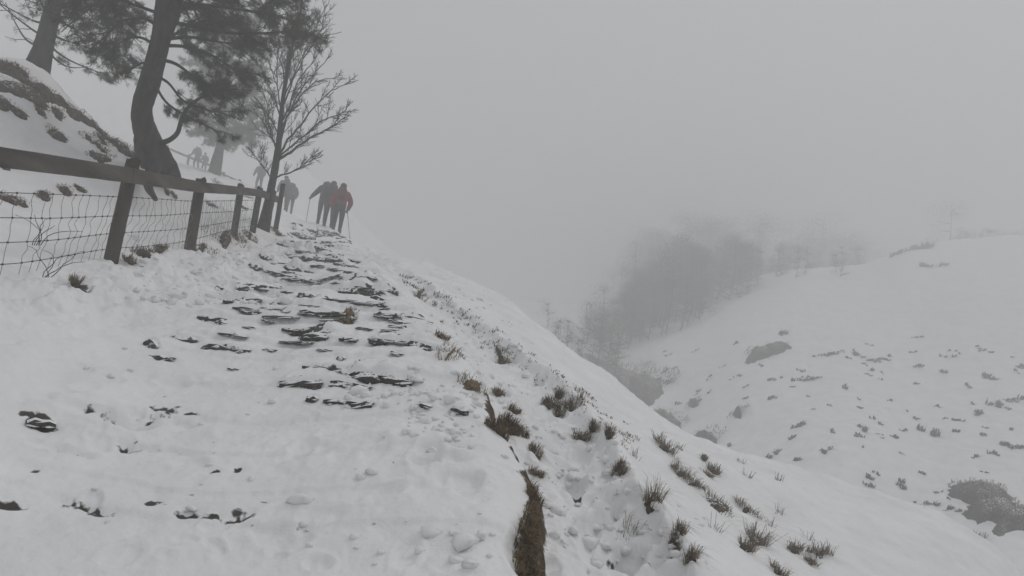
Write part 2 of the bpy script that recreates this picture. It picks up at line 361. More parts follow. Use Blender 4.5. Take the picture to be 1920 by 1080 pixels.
# boot prints and scuffs down the groove and on the lower steps
for px, py, a, b, dp in [(1075,925,.15,.07,.05),(1100,1000,.16,.07,.045),(1050,780,.13,.06,.04),(1010,720,.14,.06,.04),(960,680,.14,.06,.04),(900,620,.15,.07,.04),
   (1180,1060,.15,.08,.06),(1090,860,.14,.07,.045),(1140,960,.15,.07,.04),(800,850,.15,.07,.03),
   (880,560,.14,.07,.04),(990,640,.15,.07,.04)]:
    p = hit(px, py)
    if p is not None:
        an = math.radians(random.uniform(60, 120)); FOOT.append((p[0], p[1], math.cos(an), math.sin(an), a, b, dp))
for px, py, a, b, dp in [(190,778,.30,.07,.03),(250,790,.16,.07,.03),(330,800,.10,.06,.02),(120,842,.14,.05,.018),(820,860,.16,.07,.03),(860,900,.12,.06,.02)]:
    p = hit(px, py)
    FOOT.append((p[0], p[1], 1.0, .12, a, b, dp))
for k in range(90):
    px, py = (random.uniform(40, 900), random.uniform(620, 1060)) if k < 55 else (random.uniform(950, 1250), random.uniform(700, 1070))
    p = hit(px, py)
    if p is not None:
        an = random.uniform(0, 3.14); s = random.uniform(.04, .12); FOOT.append((p[0], p[1], math.cos(an), math.sin(an), s, s*random.uniform(.5, .8), random.uniform(.006, .018)))

def build_ground():
    th = np.r_[np.arange(-180, -48, 3.0), np.arange(-48, 48, .115), np.arange(48, 180, 3.0)]
    rr = [.35]
    while rr[-1] < 340:
        r = rr[-1]; k = .03 if r < 1.2 else (.0042 if r < 22 else (.011 if r < 75 else .05)); rr.append(r*(1+k))
    rr = np.array(rr); T, R = np.meshgrid(np.radians(th), rr)
    x = (R*np.sin(T)).ravel(); y = (R*np.cos(T)).ravel(); z = H(x, y)
    _, r, e, g, tr = H0(x, y)
    # bare grassy earth showing along the cut edge of the path
    gapn = fbm(x*2.1+5, y*2.1, 2)
    d_up = np.abs(y-0)  # metres up the path
    wid = .062+.03*fbm(x*5, y*5, 2)
    bare = np.exp(-((e-.045)/wid.clip(.035, .12))**2)*sstep(4.3, 3.8, 0*x+r)*1.0
    for (px, py, a_, b_, st_) in WORN:
        a_, b_, st_ = a_*1.35, b_*1.25, st_*1.15+.12
        p = hit(px, py)
        if p is None: continue
        d = depth(p); xx, yy = x-p[0], y-p[1]; cr = CR[:2]/np.linalg.norm(CR[:2]); u = xx*cr[0]+yy*cr[1]; v_ = -xx*cr[1]+yy*cr[0]
        q2 = (u/(a_/F*d))**2+(v_/(b_/F*d*2.2))**2; mk = q2 < 9
        bare[mk] = np.maximum(bare[mk], st_*(.85+.9*fbm(x[mk]*26, y[mk]*26, 3, .7))*np.exp(-q2[mk]))
        z[mk] -= .02*st_*np.exp(-q2[mk])
    for (x0, y0, ux, uy, nx, ny, L, A, back) in STEPS:
        mk = (np.abs(x-x0) < L+.4) & (np.abs(y-y0) < L+.4)
        if not mk.any(): continue
        xx, yy = x[mk]-x0, y[mk]-y0; s_ = xx*ux+yy*uy; t_ = xx*nx+yy*ny+.02*fbm(xx*15, yy*15, 2)
        w = sstep(-.06, .05, s_)*(1-sstep(L-.05, L+.06, s_)); wd = max(.016, .45*A)
        full = .74 if back != .42 else .30
        bare[mk] = np.maximum(bare[mk], w*full*(.75+1.1*fbm(x[mk]*20+7, y[mk]*20, 3, .7))*np.exp(-((t_+wd*.5)/wd)**2))
    n, mth = len(rr), len(th); idx = np.arange(n*mth).reshape(n, mth)
    a = idx[:-1, :]; b = idx[1:, :]
    q = np.stack([a, np.roll(a, -1, 1), np.roll(b, -1, 1), b], -1).reshape(-1, 4)[:, ::-1]
    v = np.c_[x, y, z]
    v = np.vstack([v, [[0, 0, gz(0, .05)]]]); c = len(v)-1
    o = mesh_obj('ground', v, np.ascontiguousarray(q), M_SNOW)
    at = o.data.attributes.new('bare', 'FLOAT', 'POINT'); at.data.foreach_set('value', np.r_[bare, 0].astype(np.float32))
    at = o.data.attributes.new('turf', 'FLOAT', 'POINT'); at.data.foreach_set('value', np.r_[(np.abs(e-.03) < .22)*1.0, 0].astype(np.float32))
    bm = bmesh.new(); bm.from_mesh(o.data); bm.verts.ensure_lookup_table()
    for k in range(mth):
        try: bm.faces.new((bm.verts[c], bm.verts[(k+1) % mth], bm.verts[k])).smooth = True
        except ValueError: pass
    bm.normal_update(); bm.to_mesh(o.data); bm.free()
    tag(o, 'snow covered hillside falling to a ravine and rising to the opposite slope', kind='structure')
    return o
GROUND = build_ground()

# sky is the world; the air is one box of mist
def haze():
    v = [(x, y, z) for z in (-12, 46) for (x, y) in ((-360, -360), (360, -360), (360, 360), (-360, 360))]
    f = [(3, 2, 1, 0), (4, 5, 6, 7), (0, 1, 5, 4), (1, 2, 6, 5), (2, 3, 7, 6), (3, 0, 4, 7)]
    M = bpy.data.materials.new('mist'); M.use_nodes = True; n = M.node_tree; n.nodes.clear()
    o = n.nodes.new('ShaderNodeOutputMaterial'); p = n.nodes.new('ShaderNodeVolumePrincipled')
    p.inputs['Color'].default_value = (.975, .977, .982, 1); p.inputs['Density'].default_value = FOG; p.inputs['Anisotropy'].default_value = .2
    n.links.new(p.outputs[0], o.inputs['Volume'])
    ob = mesh_obj('haze', v, f, M, smooth=False); tag(ob, 'thick grey mist hanging over the hillside and ravine', kind='stuff')
haze()

# ------------------------------------------------------------------ stones of the path
PATH = empty('path', hit(600, 800)); tag(PATH, 'snow covered stone pitched path climbing the hill', kind='structure')
def stone(p, q, A, dd, i):
    u = (q-p); u[2] = 0; L = float(np.linalg.norm(u)); u /= L; n = np.array([-u[1], u[0], 0]);
    if n[1] < 0: n = -n
    cell = dd*.0042+.012
    zb = p[2]; zb2 = q[2]
    NX, NZ = max(4, min(14, int(L/.05))), 3
    v = []; f = []
    for iz in range(NZ+1):
        for ix in range(NX+1):
            s = ix/NX; ed = min(s, 1-s)*2; endr = 1-(1-min(1, ed*3))**2*.6
            z = zb*(1-s)+zb2*s+(-A*1.2+(A*1.2+A*.62*endr)*iz/NZ)
            j = A*.5*(random.random()-.5)
            off = -cell*(.55+.7*endr)-.020*random.random()+(.35*A if iz == NZ else 0)
            v.append(p*[1, 1, 0]+u*(s*L*1.04-.02*L)+n*off+np.array([0, 0, z+j]))
    for ix in range(NX+1):   # back edge of the top
        s = ix/NX; z = zb*(1-s)+zb2*s+A*.3
        v.append(p*[1, 1, 0]+u*(s*L)+n*.22+np.array([0, 0, z]))
    for iz in range(NZ+1):
        for ix in range(NX):
            a = iz*(NX+1)+ix; f.append((a, a+1, a+NX+2, a+NX+1))
    o = np.mean(v, 0)
    ob = mesh_obj('stone', np.array(v)-o, f, M_STONE, None, smooth=False)
    ob.parent = PATH; ob.location = tuple(o-np.array(PATH.location))
for i, (p, qq, st) in enumerate(_st):
    stone(p.copy(), qq.copy(), st[7], depth(p), i)

def clods():
    bm = bmesh.new(); bmesh.ops.create_icosphere(bm, subdivisions=1, radius=1); bv = np.array([v.co[:] for v in bm.verts]); bf = np.array([[v.index for v in f.verts] for f in bm.faces]); bm.free()
    R2 = random.Random(3); L = []; N = 0
    zones = [(760,890,700,840,80),(640,800,700,770,40),(880,1000,640,800,60),(980,1180,780,1070,150),(240,540,440,580,230),(560,980,820,1070,30),(150,560,640,1000,20),(800,960,540,660,70),(1200,1330,860,1060,40)]
    for x0, x1, y0, y1, n in zones:
        for k in range(n):
            p = hit(R2.uniform(x0, x1), R2.uniform(y0, y1), feats=False)
            if p is None or depth(p) > 15: continue
            if -.08 < float(sdist(np.array([p[0]]), np.array([p[1]]), EDGE)[0]) < .16: continue
            z = gz(p[0], p[1]); s = abs(R2.gauss(0, .012))+.006; s *= 1.0+(y0 < 500)*.35
            L.append((bv*np.array([s*R2.uniform(.8, 1.6), s*R2.uniform(.8, 1.4), s*R2.uniform(.6, 1)])*(1+.4*np.array([R2.uniform(-1, 1) for _ in bv])[:, None])+[p[0], p[1], z+s*.15], bf+N)); N += len(bv)
    o = mesh_obj('snow_clods', np.vstack([a for a, _ in L]), np.vstack([b for _, b in L]).astype(np.int32), M_SNOW, smooth=True); tag(o, 'small kicked up lumps of snow scattered on the path and banks', kind='stuff')
clods()

# ------------------------------------------------------------------ grass, heather
def blades(cx, cy, rx, ry, rot, n, hgt, lean=(0, 0), w=.004, spread=.6, zoff=-.02, hn=None):
    """n curved grass blades rooted in an ellipse; numpy arrays of verts, faces"""
    a = RNG.random(n)*2*math.pi; r = np.sqrt(RNG.random(n)); X = rx*r*np.cos(a); Y = ry*r*np.sin(a)
    x = cx+X*math.cos(rot)-Y*math.sin(rot); y = cy+X*math.sin(rot)+Y*math.cos(rot); z = (H(x, y))+zoff
    h = hgt*(.35+RNG.random(n)**2.2*1.5); da = RNG.random(n)*2*math.pi; sp = spread*RNG.random(n)
    dx = np.cos(da)*sp+lean[0]+.5*X/rx*spread; dy = np.sin(da)*sp+lean[1]+.5*Y/ry*spread
    px, py = -np.sin(da)*w, np.cos(da)*w
    P0 = np.c_[x, y, z]; M1 = P0+np.c_[dx*h*.35, dy*h*.35, h*.62]; T = P0+np.c_[dx*h, dy*h, h*(.95-.35*np.hypot(dx, dy))]
    s = np.c_[px, py, 0*px]
    v = np.stack([P0-s, P0+s, M1+s*.8, M1-s*.8, T], 1).reshape(-1, 3)
    b = np.arange(n)*5
    return v, [(i, i+1, i+2) for i in b]+[(i, i+2, i+3) for i in b]+[(i+3, i+2, i+4) for i in b]
def tri(fl): return np.array(fl, dtype=np.int32)
def join(L):
    V = []; Fc = []; b = 0
    for v, f in L: V.append(v); Fc.append(np.array(f, dtype=np.int32)+b); b += len(v)
    return np.vstack(V), np.vstack(Fc)

# turf showing along the cut edge
def turf():
    L = []
    for px, py, rx, ry, rot, n, h in [(952,800,.085,.06,.6,1300,.07),(930,806,.07,.035,.2,700,.06),(962,775,.05,.04,1.0,500,.06),(978,812,.04,.05,1.2,400,.05),
        (1002,850,.04,.07,-.2,500,.05),(1003,890,.04,.07,0,500,.05),(1000,930,.035,.07,.1,450,.05),(996,965,.035,.07,.1,450,.05),(990,1000,.04,.07,.1,600,.05),(985,1035,.045,.07,.1,700,.05),(984,1070,.05,.07,0,700,.05)]:
        p = hit(px, py, feats=True)
        L.append(blades(p[0], p[1], rx, ry, rot, n, h, (.35, -.5), .0018, .5))
    v, f = join(L); o = mesh_obj('turf_edge', v, f, M_GRASS, smooth=False)
    tag(o, 'brown dead turf hanging along the cut right edge of the snowy path', kind='stuff')
turf()

def mound(name, ells, h, m, label, cat, group=None, grass=0, gh=.08, dmin=1.2):
    """low ragged dome(s) of dead growth standing proud of the snow; ells: photo px centre, half axes px, angle deg"""
    V = []; Fc = []; b = 0; G = []; CUT = [0]; ctr = None; lean_ = (.30, -.2)
    for (px, py, a, c, ang) in ells:
        p = hit(px, py, feats=True, dmin=dmin)
        if p is None or (dmin > 2 and depth(p) < dmin*1.05): continue
        ca, sa = math.cos(math.radians(ang)), math.sin(math.radians(ang))
        q1 = hit(px+a*ca, py+a*sa, dmin=dmin); q2 = hit(px-c*sa, py+c*ca, dmin=dmin)
        d = depth(p); lim = 3.0
        def ax(q, k):
            if q is None: return None
            u = (q-p)[:2]; L = np.linalg.norm(u); mxl = k/F*d*lim+.01
            return u if L <= mxl else u/L*mxl
        u1 = ax(q1, a); u2 = ax(q2, c)
        if u1 is None: u1 = CR[:2]*a/F*d
        if u2 is None: u2 = np.array([0, -1.])*c/F*d*2
        NS, NR = 30, 5; v = []
        ph = random.random()*50
        for ir in range(NR+1):
            for k in range(NS):
                t = 2*math.pi*k/NS; rr_ = ir/NR
                jag = 1+.45*float(fbm(np.array([math.cos(t)*2+ph]), np.array([math.sin(t)*2+ph]), 3)[0])+.08*random.uniform(-1, 1)
                xy = p[:2]+(u1*math.cos(t)+u2*math.sin(t))*rr_*jag
                v.append((xy[0], xy[1], rr_))
        v = np.array(v); hz = H(v[:, 0], v[:, 1]); prof = (1-v[:, 2]**2.5)
        hh = h*(.6+.4*min(1, 12/d)) if h < .2 else h
        z = hz-.03+(hh+.03)*prof*(1+.35*fbm(v[:, 0]*9+ph, v[:, 1]*9, 3))
        P = np.c_[v[:, :2], z]; f = []
        for ir in range(NR):
            for k in range(NS):
                if ir == 0: f.append((b, b+NS+k, b+NS+(k+1) % NS, b))
                else: f.append((b+ir*NS+k, b+(ir+1)*NS+k, b+(ir+1)*NS+(k+1) % NS, b+ir*NS+(k+1) % NS))
        V.append(P); Fc += f; b += len(P); CUT.append(len(Fc))
        if ctr is None: ctr = p
        if grass:
            G.append(blades(p[0], p[1], max(.02, np.linalg.norm(u1))*.95, max(.02, np.linalg.norm(u2))*.95, math.atan2(u1[1], u1[0]), grass, gh*1.15, lean_, max(.0010, .00038*d), 1.5, zoff=hh*.4))
    if ctr is None: print('lost', label); return
    V = np.vstack(V); Fc = [tuple(dict.fromkeys(q)) for q in Fc]
    if G:
        t = empty(name, ctr)
        for i0, i1 in zip(CUT[:-1], CUT[1:]):
            ff = Fc[i0:i1]; lo = min(min(q) for q in ff); hi = max(max(q) for q in ff)+1
            mesh_obj('root_mat', V[lo:hi]-ctr, [tuple(i-lo for i in q) for q in ff], m, t)
        v, f = join(G); g_ = mesh_obj('grass_blades', v-ctr, f, M_TUFT if m is not M_BRACKEN else m, t, smooth=False); tag(g_, kind='stuff')
    else:
        t = mesh_obj(name, V-ctr, Fc, m); t.location = tuple(ctr)
    tag(t, label, cat, group)
    return t

# bank behind the fence
BANK = [
 ([(25,165,80,16,28)], .14, 'long dark heather band across the upper left bank under the leftmost tree'),
 ([(0,190,60,10,30),(35,215,18,5,30)], .12, 'heather strip at the very left edge below the long dark band'),
 ([(60,188,40,8,30),(75,210,14,6,34)], .10, 'thin heather strip just above the lone oval clump on the bank'),
 ([(106,254,27,10,35)], .12, 'lone dark oval heather clump midway up the bank above the rail'),
 ([(108,213,20,9,45)], .10, 'heather clump touching the bank crest right of the thin strip'),
 ([(20,130,60,14,38)], .14, 'rust brown bracken on the crest left of the leftmost tree'),
 ([(172,267,24,6,40),(190,280,16,4,40)], .09, 'slim heather strip above the olive clump on the bank'),
 ([(190,262,16,4,40)], .08, 'smallest heather strip close to the bank crest'),
 ([(187,297,24,9,14)], .13, 'olive grass clump just above the rail left of the first post'),
 ([(22,375,36,9,26)], .10, 'long dark heather clump low on the bank behind the wires at left edge'),
 ([(82,370,16,7,26)], .09, 'small heather clump behind the top wire, left of its pair'),
 ([(122,359,17,7,32)], .09, 'heather clump behind the top wire in the middle of the left span'),
 ([(150,356,15,4,30)], .07, 'narrow heather sliver behind the top wire nearest the first post'),
 ([(8,313,14,7,20)], .08, 'little heather clump just under the rail at the left edge'),
 ([(8,405-200,12,6,30)], .08, 'tiny heather spot at the far left of the bank'),
 ([(312,361,6,3,30)], .05, 'tiny dark tuft between first and second fence posts'),
 ([(326,368,6,3,30)], .05, 'dark tuft nearest the second post behind the fence'),
 ([(407,343,16,3,32)], .09, 'thin heather streak on the slope below the misty pine'),
 ([(397,386,10,3,25)], .08, 'short heather streak between second and third fence posts'),
 ([(455,390,9,3,25)], .08, 'dark tuft between third and fourth fence posts'),
 ([(466,371,10,3,12)], .08, 'dark streak just under the rail by the fourth post'),
]
for e, h, lb in BANK:
    mound('heather_clump', e, h*.42, M_DARKGRASS, lb, 'heather', 'heather clumps on the bank behind the fence', grass=200, gh=.03)
# dark crest line of the bank
CREST = [(30,128,34,9,38),(78,172,34,10,40),(112,190,30,10,38),(150,220,36,10,36),(188,248,36,9,38),(222,272,32,9,38),(252,292,30,8,34),(296,322,34,7,32)]
mound('heather_strip', CREST, .07, M_DARKGRASS, 'dark band of dead heather along the crest of the left bank', 'heather', grass=240, gh=.035)

# clumps at the fence foot
for e, h, lb in [([(378,468,20,10,0)], .12, 'brown grass clump at the foot of the second fence post'),
                 ([(422,452,15,17,60)], .22, 'tall dark turf chunk between second and third fence posts'),
                 ([(444,449,8,6,60)], .12, 'small turf chunk at the foot of the third post'),
                 ([(468,446,8,5,60)], .12, 'turf chunk at the foot of the fourth post'),
                 ([(268,476,16,8,0)], .10, 'faded grass clump right of the first fence post'),
                 ([(300,470,12,7,0)], .10, 'faded grass clump midway between first and second posts'),
                 ([(520,438,16,5,40)], .14, 'dark turf edge at the foot of the fence end post'),
                 ([(140,530,12,10,45)], .05, 'muddy hollow in the snow below the first fence span'),
                 ([(242,490,14,8,40)], .07, 'brown grass poking out at the foot of the first post')]:
    mound('grass_clump', e, h*.6, M_DARKGRASS, lb, 'grass clump', 'grass clumps along the fence foot', grass=240, gh=.045)

# clumps along the right edge of the path and on the slope
SL = [
 ([(829,634,13,7,20)], 'small brown clump highest on the right edge of the steps', .05),
 ([(846,663,24,8,20)], 'long brown grass clump on the path edge above the round one', .06),
 ([(884,724,24,12,18)], 'round brown grass clump on the path edge above the bare turf', .06),
 ([(652,599,17,7,8)], 'brown grass clump sitting on a step in the middle of the path', .05),
 ([(786,553,4,12,-10)], 'narrow upright dark tuft beside the upper steps', .08),
 ([(935,738,10,10,40)], 'dark tuft between the groove and the round brown clump', .06),
 ([(940,674,22,9,35)], 'wide brown tuft beside the top of the groove', .07),
 ([(942,685,9,5,35)], 'small dark tuft under the wide brown tuft', .05),
 ([(1089,822,16,9,45)], 'brown tuft overhanging the right bank of the groove', .08),
 ([(1160,884,14,6,35)], 'flat brown tuft on the groove bank halfway down', .08),
 ([(1221,948,14,17,60)], 'dark brown tussock with long blades lying over the snow', .16),
 ([(1346,948,28,18,25)], 'broad grey brown heather clump beyond the tussock', .10),
 ([(1399,957,8,10,10)], 'small round dark tuft right of the broad heather clump', .10),
 ([(1276,1001,10,8,50)], 'dark tuft below the tussock near the bottom', .08),
 ([(1262,1030,12,9,50)], 'dark ragged tuft on the slope edge at the bottom', .08),
 ([(1295,1048,14,9,30)], 'lowest ragged tuft right of the groove', .08),
 ([(1245,842,12,9,20)], 'upright bushy heather sprig high on the open slope', .18),
 ([(1277,890,13,6,15)], 'spiky low tuft between the sprig and the broad clump', .14),
 ([(1305,910,18,5,20)], 'flat heather streak leading to the broad clump', .08),
 ([(1338,885,14,6,35)], 'spiky tuft near the skyline of the slope', .12),
 ([(1320,862,6,4,30)], 'tiny tuft nearest the skyline above the spiky one', .08),
 ([(1328,893,6,3,10)], 'tiny dark speck of heather beside the spiky tuft', .05),
 ([(1420,1015,22,14,20)], 'big spiky heather bush at the lower right of the slope', .20),
 ([(1400,1030,18,9,30)], 'dark twiggy base left of the big spiky bush', .10),
 ([(1490,1033,12,8,30)], 'dark tuft right of the big spiky bush', .12),
 ([(1537,1040,10,12,30)], 'rightmost bushy tuft on the near slope', .16),
 ([(1520,1056,6,5,10)], 'tiny tuft under the rightmost bushy tuft', .06),
 ([(1458,1074,12,6,35)], 'dark tuft on the bottom frame edge right of centre', .08),
 ([(1047,745,8,6,40)], 'dark tuft beside the groove halfway up the slope', .10),
 ([(1030,758,18,6,25)], 'row of heather stems beside the groove', .07),
 ([(1046,773,7,6,40)], 'heather tuft right under the row of stems', .08),
 ([(1071,770,8,6,30)], 'heather tuft out on the snow right of the row of stems', .10),
 ([(1111,806,6,8,50)], 'slim tuft above the pair on the open slope', .08),
 ([(1141,818,8,7,45)], 'lone tuft on the clean snow right of the slim one', .10),
]
for e, lb, gh in SL:
    if gh: mound('grass_tuft', e, .02+gh*.08, M_DARKGRASS if gh > .062 else M_GRASS, lb, 'grass tuft', 'grass tufts on the near slope', grass=230, gh=gh*.52)

# the many small sprigs nobody would count
def sprigs():
    L = []; R2 = random.Random(5)
    for k in range(200):
        t = R2.random(); px = 760+420*t+R2.uniform(-15, 25); py = 522+300*t**1.05+R2.uniform(-14, 22)+max(0, R2.gauss(0, 8))
        p = hit(px, py)
        if p is None or depth(p) > 30: continue
        d = depth(p); s = R2.uniform(3, 9)/F*d*(.7+.3*t)
        L.append(blades(p[0], p[1], s, s*.6, -.8, 22, s*1.0, (.4, -.3), .0007*d, 1.0))
    for k in range(14):
        px = R2.uniform(1150, 1560); py = R2.uniform(840, 1075)
        p = hit(px, py)
        if p is None or depth(p) > 14: continue
        d = depth(p); L.append(blades(p[0], p[1], .05, .04, 0, 24, .10, (.2, -.2), .0004*d, 1.1))
    v, f = join(L); o = mesh_obj('heather_sprigs', v, f, M_TUFT, smooth=False)
    tag(o, 'scattered small heather sprigs poking through the snow right of the path', kind='stuff')
sprigs()

# opposite hillside
mound('bracken_patch', [(1830,925,58,18,6),(1865,960,52,26,8),(1920,975,60,28,12)], .35, M_BRACKEN, 'large dark bracken patch by the stream at the right frame edge', 'bracken', grass=700, gh=0.12, dmin=13)
mound('bracken_patch', [(1425,664,26,13,-10),(1455,654,26,9,-5)], .4, M_BRACKEN, 'dark bracken patch highest on the opposite hillside', 'bracken', grass=300, gh=0.15, dmin=13)
mound('bracken_patch', [(1100,698,40,14,12),(1150,712,60,26,10),(1205,730,40,28,10)], .6, M_BRACKEN, 'dark scrub filling the ravine bottom left of the opposite hillside', 'scrub', grass=900, gh=0.25, dmin=13)
mound('bracken_patch', [(1320,826,30,12,5)], .4, M_BRACKEN, 'dark scrub just above the skyline of the near slope', 'scrub', grass=240, gh=0.15, dmin=13)
mound('bracken_patch', [(1250,790,36,12,20)], .4, M_BRACKEN, 'scrub strip along the foot of the opposite hillside', 'scrub', grass=240, gh=0.15, dmin=13)
mound('bracken_patch', [(1740,984,22,7,25),(1815,1012,34,8,18)], .25, M_BRACKEN, 'scrub strip below the large bracken patch', 'scrub', grass=240, gh=0.10, dmin=13)
mound('bracken_patch', [(1300,758,10,7,0)], .35, M_BRACKEN, 'round scrub bush left on the foot of the opposite hillside', 'scrub', grass=100, gh=0.15, dmin=13)
mound('bracken_patch', [(1383,776,9,8,0)], .35, M_BRACKEN, 'round scrub bush right of its twin on the opposite hillside', 'scrub', grass=100, gh=0.15, dmin=13)
def far_sprigs():
    R2 = random.Random(9); V = []; 
    pts = [(1648,674,18,3),(1555,665,16,3),(1608,666,8,3),(1712,634,8,2),(1470,626,7,5),(1585,726,6,4),(1858,757,10,6),(1826,775,8,5),(1797,787,12,3),(1737,812,14,8),
      (1674,819,6,4),(1605,817,10,4),(1627,809,8,6),(1484,805,16,5),(1485,821,9,3),(1535,845,7,5),(1456,851,10,5),(1495,864,7,5),(1628,893,7,3),(1630,911,11,4),(1700,914,16,5),
      (1726,948,15,4),(1775,955,12,3),(1890,835,16,5),(1865,852,8,4),(1795,811,7,3),(1690,852,5,2),(1606,763,4,2),(1900,752,16,5),(1452,748,8,4),(1905,838,12,5),(1790,667,6,3),
      (1500,713,10,4),(1520,712,8,3),(1450,712,8,3),(1720,686,8,3),(1770,697,6,3),(1840,706,9,4),(1860,711,5,3),(1910,688,8,3),(1740,500,16,5),(1720,466,26,6),(1240,720,8,5),(1230,860,1,1)]
    for k in range(110): pts.append((R2.uniform(1240, 1920), R2.uniform(640, 960), R2.uniform(2, 7), R2.uniform(1, 3)))
    L = []
    for px, py, a, b in pts:
        p = hit(px, py)
        if p is None or depth(p) < 14: continue
        d = depth(p)
        for z in range(3): L.append(blades(p[0]+R2.gauss(0, a/F*d*.7), p[1]+R2.gauss(0, b/F*d*1.6), a/F*d*R2.uniform(.3, .8), max(b/F*d, .04), R2.uniform(-.3, .3), int(5+a*2.5), b/F*d*R2.uniform(.7, 1.4)+.03, (.3, -.3), .0009*d, .8))
    v, f = join(L); o = mesh_obj('heather_scatter', v, f, M_BRACKEN, smooth=False)
    tag(o, 'scattered heather and stones showing on the opposite snowy hillside', kind='stuff')
far_sprigs()

# ------------------------------------------------------------------ fence along the path
def post(parent, foot, top, r, square=False):
    b = MB(); foot = np.asarray(foot); top = np.asarray(top); n = 10; k = 7; ax = (top-foot)/np.linalg.norm(top-foot)
    foot = foot-ax*.25; org = foot
    pts = [foot+(top-foot)*t for t in np.linspace(0, 1, k)]+[top+ax*.006]
    pts = [p+np.array([random.uniform(-.003, .003), random.uniform(-.003, .003), 0]) for p in pts]
    b.tube(pts, [r*1.03, r*1.02, r, r*1.0, r*.99, r*.98, r*.96, r*.84], n)
    return b.build('post', M_WOOD, parent, True, np.asarray(parent.location))
def plank(parent, a, b_, hgt, th, name='rail', m=None):
    """sawn rail with slightly wavy faces, from a to b"""
    a = np.asarray(a, float); b_ = np.asarray(b_, float); d = b_-a; L = np.linalg.norm(d); d /= L; up = np.array([0, 0, 1.]); up = up-d*np.dot(up, d); up /= np.linalg.norm(up); s = np.cross(d, up)
    v = []; f = []; N = 14
    for i in range(N+1):
        c = a+d*L*i/N
        for (u_, w_) in ((-1, -1), (-1, 1), (-.85, 1.0), (.9, 1), (1, .8), (1, -.8), (.9, -1)):
            v.append(c+up*u_*hgt/2*(1+.03*random.uniform(-1, 1))+s*w_*th/2*(1+.06*random.uniform(-1, 1)))
    K = 7
    for i in range(N):
        for k in range(K): f.append((i*K+k, i*K+(k+1) % K, (i+1)*K+(k+1) % K, (i+1)*K+k))
    f.append(tuple(range(K))[::-1]); f.append(tuple(range(N*K, N*K+K)))
    return mesh_obj(name, np.array(v)-np.asarray(parent.location), f, m or M_RAIL, parent, smooth=False)
PD = [(207,490,250,300,6.3,.064),(356,466,377,336,8.6,.068),(440,432,452,347,11.6,.06),(473,438,488,352,12.6,.06),(499,431,514,358,13.6,.055),(517,430,531,345,14.6,.055)]
